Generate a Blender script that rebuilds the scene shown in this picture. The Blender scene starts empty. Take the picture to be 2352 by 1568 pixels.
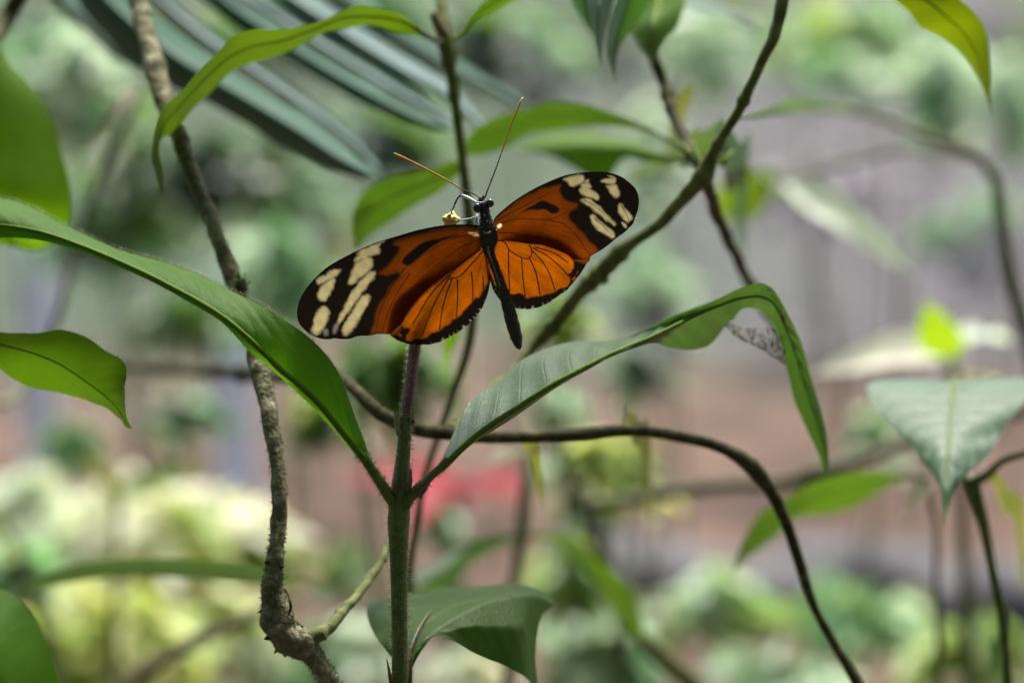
import bpy, math, random
import numpy as np
from mathutils import Vector, Matrix, Quaternion

sc = bpy.context.scene
col = sc.collection
R = math.radians
rng = random.Random(7)
nrng = np.random.RandomState(11)

# ------------------------------------------------------------------ camera
CAM_Z, PITCH = 1.35, 12.0
DIST, FRAME_W = 0.600, 0.235            # subject distance, width seen at that distance (m)
cam = bpy.data.cameras.new("camera")
cam.sensor_width = 23.5
cam.lens = 60.0
cam.clip_start, cam.clip_end = 0.02, 400
cam.dof.use_dof = True
cam.dof.focus_distance = 0.598
cam.dof.aperture_fstop = 5.4
cam.dof.aperture_blades = 0
cam_o = bpy.data.objects.new("camera", cam)
col.objects.link(cam_o)
cam_o.location = (0, 0, CAM_Z)
cam_o.rotation_euler = (R(90 - PITCH), 0, 0)
sc.camera = cam_o

# ------------------------------------------------------------------ sky and sun (bright overcast, light from above and behind the plants)
SUN_EL, SUN_AZ = 62, 14                 # azimuth measured from +Y towards +X
world = bpy.data.worlds.new("World")
sc.world = world
world.use_nodes = True
wn = world.node_tree
bg = wn.nodes["Background"]
sky = wn.nodes.new("ShaderNodeTexSky")
sky.sky_type = 'NISHITA'
sky.sun_disc = False
sky.sun_elevation = R(SUN_EL)
sky.sun_rotation = R(SUN_AZ)
sky.dust_density = 6.0
sky.air_density = 0.8
sky.ozone_density = 1.0
wn.links.new(sky.outputs[0], bg.inputs[0])
bg.inputs[1].default_value = 0.085
sl = bpy.data.lights.new("sun", 'SUN')
sl.energy = 1.5
sl.angle = R(16)
sl.color = (1.0, 0.96, 0.9)
sun = bpy.data.objects.new("sun", sl)
col.objects.link(sun)
sdir = Vector((math.sin(R(SUN_AZ)) * math.cos(R(SUN_EL)), math.cos(R(SUN_AZ)) * math.cos(R(SUN_EL)), math.sin(R(SUN_EL))))
sun.rotation_euler = sdir.to_track_quat('Z', 'Y').to_euler()
sc.view_settings.view_transform = 'Standard'
sc.view_settings.look = 'None'
sc.view_settings.gamma = 1
sc.view_settings.exposure = 2.08
sc.cycles.use_denoising = True
sc.cycles.max_bounces = 5
sc.cycles.transmission_bounces = 6
sc.cycles.sample_clamp_indirect = 4

# ------------------------------------------------------------------ helpers
cp, sp = math.cos(R(PITCH)), math.sin(R(PITCH))
FWD = np.array([0, cp, -sp]); UP = np.array([0, sp, cp]); RIGHT = np.array([1.0, 0, 0])
CAMP = np.array([0, 0, CAM_Z])
MPX = FRAME_W / 2352 / DIST             # metres per sheet unit per metre of depth
U = FRAME_W / 2352                      # metres per sheet unit at the subject

def RD(d):
    """stretches the spacing of everything behind the subject"""
    return d if d < .622 else (.622 + (d - .622) * 1.45 if d < 1.4 else d + (1.4 - .622) * .45)

def P(x, y, d):
    d = RD(d)
    k = MPX * d
    return CAMP + FWD * d + RIGHT * ((x - 1176) * k) - UP * ((y - 784) * k)

def PP(pts, d=None):
    return np.array([P(p[0], p[1], p[2] if len(p) > 2 else d) for p in pts])

def spline(pts, n):
    """Catmull-Rom through pts, resampled evenly by length"""
    p = np.asarray(pts, float)
    if len(p) == 2:
        t = np.linspace(0, 1, n)[:, None]
        return p[0] * (1 - t) + p[1] * t
    h = np.maximum(np.linalg.norm(np.diff(p, axis=0), axis=1), 1e-9)
    sl_ = np.diff(p, axis=0) / h[:, None]
    m = np.zeros_like(p)
    m[0], m[-1] = sl_[0], sl_[-1]
    m[1:-1] = (sl_[:-1] * h[1:, None] + sl_[1:] * h[:-1, None]) / (h[:-1] + h[1:])[:, None]   # weighted towards the shorter span: no overshoot
    out = []
    for i in range(len(p) - 1):
        k0, k1 = m[i] * h[i], m[i + 1] * h[i]
        for t in np.linspace(0, 1, 12, endpoint=False):
            out.append((2 * t ** 3 - 3 * t * t + 1) * p[i] + (t ** 3 - 2 * t * t + t) * k0 + (-2 * t ** 3 + 3 * t * t) * p[i + 1] + (t ** 3 - t * t) * k1)
    out.append(p[-1])
    out = np.array(out)
    s = np.concatenate([[0], np.cumsum(np.linalg.norm(np.diff(out, axis=0), axis=1))])
    q = np.linspace(0, s[-1], n)
    return np.stack([np.interp(q, s, out[:, k]) for k in range(out.shape[1])], 1)

def mesh_obj(name, verts, faces, mat, parent=None, smooth=True, uvs=None):
    me = bpy.data.meshes.new(name)
    me.from_pydata([tuple(v) for v in verts], [], [tuple(f) for f in faces])
    if smooth:
        me.polygons.foreach_set("use_smooth", [True] * len(me.polygons))
    if uvs is not None:
        l = me.uv_layers.new(name="UVMap")
        vi = np.empty(len(me.loops), np.int32)
        me.loops.foreach_get("vertex_index", vi)
        l.data.foreach_set("uv", np.asarray(uvs, np.float32)[vi].ravel())
    me.update()
    o = bpy.data.objects.new(name, me)
    col.objects.link(o)
    if mat is not None:
        me.materials.append(mat)
    if parent is not None:
        put(o, parent)
    return o

def put(o, parent):
    o.parent = parent
    o.matrix_parent_inverse = MW[parent].inverted() if parent in MW else Matrix()

MW = {}
def thing(name, label, cat, loc, group=None):
    o = bpy.data.objects.new(name, None)
    o.empty_display_size = 0.01
    col.objects.link(o)
    o.location = Vector(loc)
    MW[o] = Matrix.Translation(Vector(loc))
    o["label"] = label; o["category"] = cat
    if group: o["group"] = group
    return o

def tag(o, label, cat, group=None):
    o["label"] = label; o["category"] = cat
    if group: o["group"] = group
    return o

class MB:
    def __init__(s): s.v, s.f, s.n = [], [], 0
    def add(s, v, f):
        s.v.append(np.asarray(v, float)); s.f += [tuple(i + s.n for i in q) for q in f]; s.n += len(v)
    def build(s, name, mat, parent=None, smooth=True):
        return mesh_obj(name, np.vstack(s.v), s.f, mat, parent, smooth)

def frames(p):
    t = np.gradient(p, axis=0)
    t /= np.linalg.norm(t, axis=1)[:, None] + 1e-12
    n = np.cross(t[0], [0.3, 0.2, 0.9]); n /= np.linalg.norm(n)
    N = [n]
    for i in range(1, len(p)):
        n = N[-1] - t[i] * np.dot(N[-1], t[i]); n /= np.linalg.norm(n) + 1e-12
        N.append(n)
    N = np.array(N)
    return t, N, np.cross(t, N)

def tube_geo(p, r, seg=10, rough=0.0, bumps=0, seed=0, cap=True):
    p = np.asarray(p, float); n = len(p)
    r = np.broadcast_to(np.asarray(r, float), (n,)).copy()
    t, N, B = frames(p)
    a = np.linspace(0, 2 * np.pi, seg, endpoint=False)
    rs = np.random.RandomState(seed)
    rr = r[:, None] * np.ones((1, seg))
    if rough:
        w = rs.randn(n, seg)
        for _ in range(2 + n // 90):
            w = (w + np.roll(w, 1, 1) + np.roll(w, -1, 1)) / 3
            w[1:-1] = (w[:-2] + w[1:-1] + w[2:]) / 3
        w /= w.std()
        rr = rr * (1 + rough * w)
    v = p[:, None, :] + rr[..., None] * (np.cos(a)[None, :, None] * N[:, None, :] + np.sin(a)[None, :, None] * B[:, None, :])
    v = v.reshape(-1, 3)
    f = [(i * seg + j, i * seg + (j + 1) % seg, (i + 1) * seg + (j + 1) % seg, (i + 1) * seg + j) for i in range(n - 1) for j in range(seg)]
    if cap:
        v = np.vstack([v, p[0], p[-1]])
        c0, c1 = n * seg, n * seg + 1
        f += [(c0, (j + 1) % seg, j) for j in range(seg)]
        f += [(c1, (n - 1) * seg + j, (n - 1) * seg + (j + 1) % seg) for j in range(seg)]
    return v, f

def tube(name, pts, radii, mat, parent=None, n=60, seg=10, rough=0.0, seed=0, world_pts=False, nodes=(), wig=0.0):
    """pts in sheet units with depth, radii in metres at the control points"""
    w = np.asarray(pts, float) if world_pts else PP(pts)
    c = spline(w, n)
    s = np.concatenate([[0], np.cumsum(np.linalg.norm(np.diff(w, axis=0), axis=1))]); s /= s[-1]
    r = np.interp(np.linspace(0, 1, n), s, np.broadcast_to(np.asarray(radii, float), (len(w),)))
    if not world_pts:
        r = r * np.interp(np.linspace(0, 1, n), s, [RD(p_[2]) / min(p_[2], .66) if p_[2] > .62 else 1 for p_ in pts])
    for (u, k, wd) in nodes:
        r = r * (1 + k * np.exp(-((np.linspace(0, 1, n) - u) / wd) ** 2))
    if wig:
        rs_ = np.random.RandomState(seed + 77); k_ = np.linspace(0, 1, n)
        for ax in range(3):
            c[:, ax] += wig * sum(np.sin(k_ * f_ + rs_.rand() * 6.3) * a_ for f_, a_ in ((23, .5), (61, .45), (137, .25)))
        for q in range(int(wig * 40000)):
            r = r * (1 + rs_.uniform(.15, .5) * np.exp(-((k_ - rs_.rand()) / rs_.uniform(.003, .007)) ** 2))
    v, f = tube_geo(c, r, seg, rough, seed=seed)
    return mesh_obj(name, v, f, mat, parent)

def down_to_ground(pts, dx=0, depth=None):
    """extend a stem that leaves the picture to the ground under it; returns world points"""
    w = list(PP(pts))
    e = w[-1]
    w.append(np.array([e[0] + dx * 0.4, e[1] + 0.01, e[2] * 0.55]))
    w.append(np.array([e[0] + dx, e[1] + 0.02, -0.01]))
    return np.array(w)

# ------------------------------------------------------------------ materials
def nodes_of(name):
    m = bpy.data.materials.new(name); m.use_nodes = True
    nt = m.node_tree
    return m, nt, nt.nodes, nt.links, nt.nodes["Principled BSDF"], nt.nodes["Material Output"]

def mix_rgb(nt, fac, a, b):
    n = nt.nodes.new("ShaderNodeMix"); n.data_type = 'RGBA'
    for k, v in ((0, fac), (6, a), (7, b)):
        if isinstance(v, (int, float)): n.inputs[k].default_value = v
        elif isinstance(v, tuple): n.inputs[k].default_value = (*v, 1)
        else: nt.links.new(v, n.inputs[k])
    return n.outputs[2]

def math_n(nt, op, a, b=None, c=None):
    n = nt.nodes.new("ShaderNodeMath"); n.operation = op
    for k, v in enumerate((a, b, c)):
        if v is None: continue
        if isinstance(v, (int, float)): n.inputs[k].default_value = v
        else: nt.links.new(v, n.inputs[k])
    return n.outputs[0]

def ramp(nt, fac, stops):
    n = nt.nodes.new("ShaderNodeValToRGB")
    while len(n.color_ramp.elements) < len(stops): n.color_ramp.elements.new(0.5)
    for e, (p, c) in zip(n.color_ramp.elements, stops):
        e.position = p; e.color = (*c, 1) if len(c) == 3 else c
    nt.links.new(fac, n.inputs[0])
    return n.outputs[0]

def noise(nt, scale, detail=3, rough=0.55, coord=None):
    n = nt.nodes.new("ShaderNodeTexNoise")
    n.inputs["Scale"].default_value = scale; n.inputs["Detail"].default_value = detail; n.inputs["Roughness"].default_value = rough
    if coord is None:
        tc = nt.nodes.new("ShaderNodeTexCoord"); coord = tc.outputs["Object"]
    nt.links.new(coord, n.inputs["Vector"])
    return n.outputs["Fac"]

def leaf_mat(name, top, glow, trans=0.45, rough=0.38, veins=13, slant=2.2, vein_col=None, var=0.3, nscale=90, spec=0.5, blem=0.0, netv=True):
    m, nt, N, L, pr, out = nodes_of(name)
    uv = N.new("ShaderNodeUVMap"); uv.uv_map = "UVMap"
    sx = N.new("ShaderNodeSeparateXYZ"); L.new(uv.outputs[0], sx.inputs[0])
    u, v = sx.outputs[0], sx.outputs[1]
    av = math_n(nt, 'MULTIPLY', math_n(nt, 'ABSOLUTE', math_n(nt, 'SUBTRACT', v, 0.5)), 2.0)
    bend = math_n(nt, 'POWER', av, 1.5)
    t = math_n(nt, 'FRACT', math_n(nt, 'SUBTRACT', math_n(nt, 'MULTIPLY', u, veins), math_n(nt, 'MULTIPLY', bend, slant)))
    tri = math_n(nt, 'ABSOLUTE', math_n(nt, 'SUBTRACT', t, 0.5))           # 0.5 at the vein
    lat = N.new("ShaderNodeMapRange"); lat.interpolation_type = 'SMOOTHSTEP'
    L.new(tri, lat.inputs[0]); lat.inputs[1].default_value = 0.44; lat.inputs[2].default_value = 0.5
    midm = N.new("ShaderNodeMapRange"); midm.interpolation_type = 'SMOOTHSTEP'
    L.new(av, midm.inputs[0]); midm.inputs[1].default_value = 0.06; midm.inputs[2].default_value = 0.0
    vm = math_n(nt, 'MAXIMUM', math_n(nt, 'MULTIPLY', lat.outputs[0], 0.6), midm.outputs[0])
    if netv:
        cv = N.new("ShaderNodeCombineXYZ"); L.new(math_n(nt, 'MULTIPLY', u, max(veins, 6) * 5.0), cv.inputs[0]); L.new(math_n(nt, 'MULTIPLY', v, 26.0), cv.inputs[1])
        vo = N.new("ShaderNodeTexVoronoi"); vo.feature = 'DISTANCE_TO_EDGE'; vo.inputs["Scale"].default_value = 1.0; L.new(cv.outputs[0], vo.inputs["Vector"])
        net = N.new("ShaderNodeMapRange"); L.new(vo.outputs[0], net.inputs[0]); net.inputs[1].default_value = 0.10; net.inputs[2].default_value = 0.0
        vm = math_n(nt, 'MAXIMUM', vm, math_n(nt, 'MULTIPLY', net.outputs[0], 0.32))
    nf = noise(nt, nscale)
    nf2 = noise(nt, nscale * 9, 2)
    dark = tuple(c * (1 - var) for c in top); lite = tuple(min(1, c * (1 + var)) for c in top)
    base = mix_rgb(nt, nf, dark, lite)
    base = mix_rgb(nt, math_n(nt, 'MULTIPLY', nf2, 0.25), base, tuple(c * 0.7 for c in top))
    vc = vein_col or tuple(min(1, c * 1.5 + 0.01) for c in top)
    base = mix_rgb(nt, math_n(nt, 'MULTIPLY', vm, 0.55), base, vc)
    if blem:
        bl = N.new("ShaderNodeMapRange"); L.new(noise(nt, nscale * 3.3, 4, 0.7), bl.inputs[0])
        bl.inputs[1].default_value = 0.70 - blem * 0.1; bl.inputs[2].default_value = 0.78
        base = mix_rgb(nt, bl.outputs[0], base, (0.05, 0.03, 0.012))
    gl = mix_rgb(nt, nf, tuple(c * (1 - var * 0.7) for c in glow), tuple(min(1, c * (1 + var * 0.7)) for c in glow))
    gl = mix_rgb(nt, math_n(nt, 'MULTIPLY', vm, 0.45), gl, tuple(c * 0.5 for c in glow))
    L.new(base, pr.inputs["Base Color"])
    pr.inputs["Roughness"].default_value = rough
    pr.inputs["Specular IOR Level"].default_value = spec
    hgt = math_n(nt, 'ADD', math_n(nt, 'MULTIPLY', vm, -1.0), math_n(nt, 'MULTIPLY', nf2, 0.25))
    b = N.new("ShaderNodeBump"); b.inputs["Strength"].default_value = 0.35; b.inputs["Distance"].default_value = 0.0006
    L.new(hgt, b.inputs["Height"]); L.new(b.outputs[0], pr.inputs["Normal"])
    tr = N.new("ShaderNodeBsdfTranslucent"); L.new(gl, tr.inputs[0])
    ms = N.new("ShaderNodeMixShader"); ms.inputs[0].default_value = trans
    L.new(pr.outputs[0], ms.inputs[1]); L.new(tr.outputs[0], ms.inputs[2]); L.new(ms.outputs[0], out.inputs[0])
    return m

def plain_mat(name, c1, c2, scale=200, rough=0.6, bump=0.3, dist=0.0004, spec=0.4, detail=4, c3=None):
    m, nt, N, L, pr, out = nodes_of(name)
    nf = noise(nt, scale, detail, 0.6)
    stops = [(0.3, c1), (0.7, c2)] if c3 is None else [(0.3, c1), (0.55, c2), (0.72, c3)]
    L.new(ramp(nt, nf, stops), pr.inputs["Base Color"])
    pr.inputs["Roughness"].default_value = rough
    pr.inputs["Specular IOR Level"].default_value = spec
    b = N.new("ShaderNodeBump"); b.inputs["Strength"].default_value = bump; b.inputs["Distance"].default_value = dist
    L.new(noise(nt, scale * 3, 3), b.inputs["Height"]); L.new(b.outputs[0], pr.inputs["Normal"])
    return m

G_MAIN = leaf_mat("leaf_deep", (0.052, 0.135, 0.010), (0.09, 0.27, 0.004), 0.45, 0.55, 15, 2.4, blem=0.25, spec=.14)
G_BRIGHT = leaf_mat("leaf_bright", (0.08, 0.17, 0.008), (0.14, 0.31, 0.003), 0.5, 0.55, 12, 2.0, spec=.12)
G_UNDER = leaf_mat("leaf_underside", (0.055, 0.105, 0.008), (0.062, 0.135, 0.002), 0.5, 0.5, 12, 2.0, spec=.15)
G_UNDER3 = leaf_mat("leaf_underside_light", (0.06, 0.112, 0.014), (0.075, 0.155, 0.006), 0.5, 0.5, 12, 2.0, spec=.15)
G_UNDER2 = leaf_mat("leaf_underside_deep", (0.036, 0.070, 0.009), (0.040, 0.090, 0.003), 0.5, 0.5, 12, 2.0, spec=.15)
G_LIME = leaf_mat("leaf_lime", (0.13, 0.21, 0.014), (0.26, 0.42, 0.007), 0.5, 0.5, 12, 2.0)
G_DARK = leaf_mat("leaf_dark", (0.03, 0.075, 0.022), (0.05, 0.17, 0.012), 0.35, 0.45, 12, 2.0, spec=.3)
G_SILVER = leaf_mat("leaf_silver", (0.06, 0.14, 0.075), (0.08, 0.20, 0.05), 0.35, 0.45, 10, 2.6, spec=0.40, vein_col=(0.05, .12, .07))
G_OLIVE = leaf_mat("leaf_olive", (0.12, 0.13, 0.05), (0.22, 0.26, 0.03), 0.4, 0.45, 12, 2.0)
G_PALM = leaf_mat("leaf_palm", (0.014, 0.070, 0.036), (0.02, 0.11, 0.04), 0.25, 0.5, 0, 0.0, spec=0.15)
G_PALM_SKY = leaf_mat("leaf_palm_sky_sheen", (0.07, 0.145, 0.13), (0.07, 0.18, 0.11), 0.25, 0.42, 0, 0.0, spec=0.4)  # pale blue-green puts the sky sheen into the leaflet colour
STEM_G = plain_mat("stem_green", (0.048, 0.085, 0.007), (0.11, 0.165, 0.018), 500, 0.55, 0.4)
STEM_TOP = plain_mat("stem_olive", (0.06, 0.085, 0.018), (0.11, 0.12, 0.035), 500, 0.55, 0.4)
STALK = plain_mat("stalk_maroon", (0.055, 0.013, 0.016), (0.11, 0.027, 0.030), 500, 0.6, 0.4)
RIB = plain_mat('leaf_rib', (0.10, 0.16, 0.02), (0.15, 0.22, 0.035), 400, .6, .2, .0003, .1)
HAIR = plain_mat("plant_hair", (0.42, 0.42, 0.26), (0.55, 0.53, 0.36), 100, 0.5, 0.0)
HAIR_D = plain_mat("plant_hair_brown", (0.10, 0.085, 0.035), (0.22, 0.19, 0.09), 100, 0.5, 0.0)
BARK_M = plain_mat("bark_mossy", (0.045, 0.042, 0.020), (0.17, 0.165, 0.09), 260, 0.85, 1.0, 0.0012, 0.2, 6, (0.38, 0.38, 0.28))
BARK_D = plain_mat("bark_dark", (0.018, 0.019, 0.007), (0.06, 0.057, 0.024), 300, 0.8, 0.8, 0.0008, 0.15, 5, (0.13, .12, .06))
BARK_G = plain_mat("bark_grey", (0.06, 0.06, 0.035), (0.16, 0.16, 0.10), 200, 0.8, 0.6, 0.0008, 0.3, 5)
TWIG_L = plain_mat('twig_light', (0.07, 0.09, 0.025), (0.17, 0.19, 0.07), 260, .7, .5, .0006, .15, 5)
BARK_P = plain_mat('bark_pale', (0.09, 0.10, 0.055), (0.20, 0.21, 0.13), 200, .8, .5, .0008, .2, 5)
TWIG_G = plain_mat("twig_green", (0.045, 0.062, 0.015), (0.11, 0.135, 0.035), 260, 0.7, 0.5, .0006, .15, 5, (0.18, .17, .08))
SCALE_B = plain_mat("dry_scale", (0.07, 0.045, 0.022), (0.17, 0.13, 0.075), 400, 0.8, 0.5)
MOSS = plain_mat("moss", (0.03, 0.05, 0.008), (0.09, 0.12, 0.02), 400, 0.9, 0.5)
PETAL = plain_mat("petal_yellow", (0.72, 0.50, 0.08), (0.88, 0.74, 0.26), 500, 0.5, 0.3)

# ------------------------------------------------------------------ leaf builders
def leaf_loft(name, parent, cols, mat, n=60, m=16, mid=None, quilt=0.0, veins=14, slant=2.4, wave=0.0, seed=0, trim=0.0, rib=None, ribr=None, edge_out=None, tens=.35, under=None):
    """cols: lists of (x, y, depth) from base to tip, from one margin over the midrib to the other margin"""
    if under is not None:                # blade turned so that its lower side shows: first margin nearer than the last
        mean = [np.mean([c[i][2] for c in cols]) for i in range(len(cols[0]))]
        K_ = len(cols) - 1
        fade = [min(1, 4 * i / (len(mean) - 1), 4 * (1 - i / (len(mean) - 1)) + .15) for i in range(len(mean))]
        cols = [[(c[i][0], c[i][1], mean[i] + under * fade[i] * (2 * j / K_ - 1)) for i in range(len(c))] for j, c in enumerate(cols)]
    C = [spline(PP(c), n) for c in cols]
    K = len(C)
    G = np.zeros((n, m, 3))
    for i in range(n):
        q = np.array([c[i] for c in C])
        if K == 2:
            t = np.linspace(0, 1, m)[:, None]; G[i] = q[0] * (1 - t) + q[1] * t
        else:
            e = np.vstack([2 * q[0] - q[1], q, 2 * q[-1] - q[-2]])
            tt = np.linspace(0, K - 1, m)
            for j, t in enumerate(tt):
                k = min(int(t), K - 2); s = t - k
                a, b, c, d = e[k], e[k + 1], e[k + 2], e[k + 3]
                # flattened tension keeps the margins where they were drawn
                m1, m2 = (tens * (c - a), tens * (d - b)) if tens else (c - b, c - b)
                G[i, j] = (2 * s ** 3 - 3 * s ** 2 + 1) * b + (s ** 3 - 2 * s ** 2 + s) * m1 + (-2 * s ** 3 + 3 * s ** 2) * c + (s ** 3 - s ** 2) * m2
    if mid is None: mid = (K - 1) / 2
    tt = np.linspace(0, K - 1, m)
    vv = np.where(tt <= mid, 0.5 * tt / max(mid, 1e-6), 0.5 + 0.5 * (tt - mid) / max(K - 1 - mid, 1e-6))
    uu = np.linspace(0, 1, n)
    if quilt or wave:
        du = np.gradient(G, axis=0); dv = np.gradient(G, axis=1)
        nn = np.cross(du, dv); nn /= np.linalg.norm(nn, axis=2)[..., None] + 1e-12
        av = np.abs(vv - 0.5) * 2
        ph = uu[:, None] * veins - slant * av[None, :] ** 1.5
        h = quilt * (np.abs(np.sin(np.pi * ph)) ** 0.7) * (np.clip(av * 4, 0, 1) * (1 - av ** 4))[None, :]
        h = h * np.clip(np.minimum(uu * 8, (1 - uu) * 8), 0, 1)[:, None]
        rs = np.random.RandomState(seed)
        p1, p2 = rs.rand(2) * 6
        h = h + wave * np.sin(uu * 21 + p1)[:, None] * (av ** 2)[None, :] + wave * 0.6 * np.sin(uu * 47 + p2)[:, None] * (av ** 3)[None, :]
        G = G + nn * h[..., None]
    v = G.reshape(-1, 3)
    f = [(i * m + j, i * m + j + 1, (i + 1) * m + j + 1, (i + 1) * m + j) for i in range(n - 1) for j in range(m - 1)]
    uvs = np.stack([np.repeat(uu, m), np.tile(vv, n)], 1)
    o = mesh_obj(name, v, f, mat, parent, True, uvs)
    if rib is not None:
        jm = int(np.argmin(np.abs(vv - 0.5)))
        line = G[:, jm]
        r = np.interp(uu, [0, 1], ribr or (0.0008, 0.0002))
        tv, tf = tube_geo(line, r, 7)
        mesh_obj("midrib", tv, tf, rib, o)
        o.children[0].matrix_parent_inverse = Matrix()
        # o sits in world coordinates under an empty: the child shares its frame
    if edge_out is not None:
        edge_out["grid"] = G
    return o

def simple_leaf_mesh(name, mat, width=0.36, droop=0.25, fold=0.10, n=10, m=5, tip=1.5):
    """unit-long leaf along +Y, upper side +Z"""
    v, uv = [], []
    for i in range(n):
        t = i / (n - 1)
        w = width * 0.5 * (math.sin(math.pi * t ** 0.8) ** 0.8) * (1 - 0.35 * t ** tip) if 0 < t < 1 else 0.004
        z = -droop * t * t
        for j in range(m):
            s = (j / (m - 1)) * 2 - 1
            v.append((s * w, t * (1 - 0.2 * droop * t), z + fold * abs(s) * w * 2 + 0.012 * math.sin(t * 15 + s)))
            uv.append((t, j / (m - 1)))
    f = [(i * m + j, i * m + j + 1, (i + 1) * m + j + 1, (i + 1) * m + j) for i in range(n - 1) for j in range(m - 1)]
    me = bpy.data.meshes.new(name)
    me.from_pydata(v, [], f)
    me.polygons.foreach_set("use_smooth", [True] * len(me.polygons))
    l = me.uv_layers.new(name="UVMap")
    vi = np.empty(len(me.loops), np.int32); me.loops.foreach_get("vertex_index", vi)
    l.data.foreach_set("uv", np.asarray(uv, np.float32)[vi].ravel())
    me.materials.append(mat)
    return me

def place_leaf(me, parent, base, direction, normal, size, wscale=1.0, name="leaf"):
    d = Vector(direction).normalized(); nz = Vector(normal)
    nz = (nz - d * nz.dot(d)).normalized()
    x = d.cross(nz).normalized()
    M = Matrix(((x[0] * wscale, d[0], nz[0]), (x[1] * wscale, d[1], nz[1]), (x[2] * wscale, d[2], nz[2]))).to_4x4()
    M = Matrix.Translation(Vector(base)) @ M @ Matrix.Scale(size, 4)
    o = bpy.data.objects.new(name, me)
    col.objects.link(o)
    o.parent = parent
    loc = MW[parent].translation if parent in MW else Vector((0, 0, 0))
    o.matrix_basis = Matrix.Translation(-loc) @ M
    return o

def hair_geo(mb, roots, dirs, length, width):
    for p, d, l in zip(roots, dirs, length):
        d = d / (np.linalg.norm(d) + 1e-12)
        a = np.cross(d, [0.37, 0.61, 0.70]); a /= np.linalg.norm(a) + 1e-12
        b = np.cross(d, a)
        w = width
        k = p + d * l * 0.55 + b * l * 0.08
        mb.add([p + a * w, p - a * w * 0.5 + b * w * 0.87, p - a * w * 0.5 - b * w * 0.87, k + a * w * .6, k - a * w * 0.3 + b * w * 0.5, k - a * w * 0.3 - b * w * 0.5, p + d * l],
               [(0, 1, 4, 3), (1, 2, 5, 4), (2, 0, 3, 5), (3, 4, 6), (4, 5, 6), (5, 3, 6)])

def hairs_on_tube(name, pts, radii, count, length, width, mat, parent, lean=0.2, seed=0, world_pts=False):
    w = np.asarray(pts, float) if world_pts else PP(pts)
    c = spline(w, 200)
    s = np.concatenate([[0], np.cumsum(np.linalg.norm(np.diff(w, axis=0), axis=1))]); s /= s[-1]
    r = np.interp(np.linspace(0, 1, 200), s, np.broadcast_to(np.asarray(radii, float), (len(w),)))
    t, N, B = frames(c)
    rs = np.random.RandomState(seed)
    mb = MB()
    i = rs.randint(0, 199, count); a = rs.rand(count) * 2 * np.pi
    rad = np.cos(a)[:, None] * N[i] + np.sin(a)[:, None] * B[i]
    jit = rs.rand(count)[:, None]
    base = c[i] * (1 - jit) + c[i + 1] * jit
    roots = base + rad * r[i][:, None] * 0.97
    dirs = rad + t[i] * lean + rs.randn(count, 3) * 0.22
    hair_geo(mb, roots, dirs, length * (0.5 + rs.rand(count)), width)
    o = mb.build(name, mat, parent)
    o["kind"] = "stuff"
    return o

def hairs_on_edge(name, line, out, count, length, width, mat, parent, seed=0):
    rs = np.random.RandomState(seed)
    n = len(line)
    i = rs.randint(0, n - 1, count); j = rs.rand(count)[:, None]
    roots = line[i] * (1 - j) + line[i + 1] * j
    dirs = out[i] + rs.randn(count, 3) * 0.35
    mb = MB()
    hair_geo(mb, roots, dirs, length * (0.5 + rs.rand(count)), width)
    o = mb.build(name, mat, parent)
    o["kind"] = "stuff"
    return o

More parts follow.
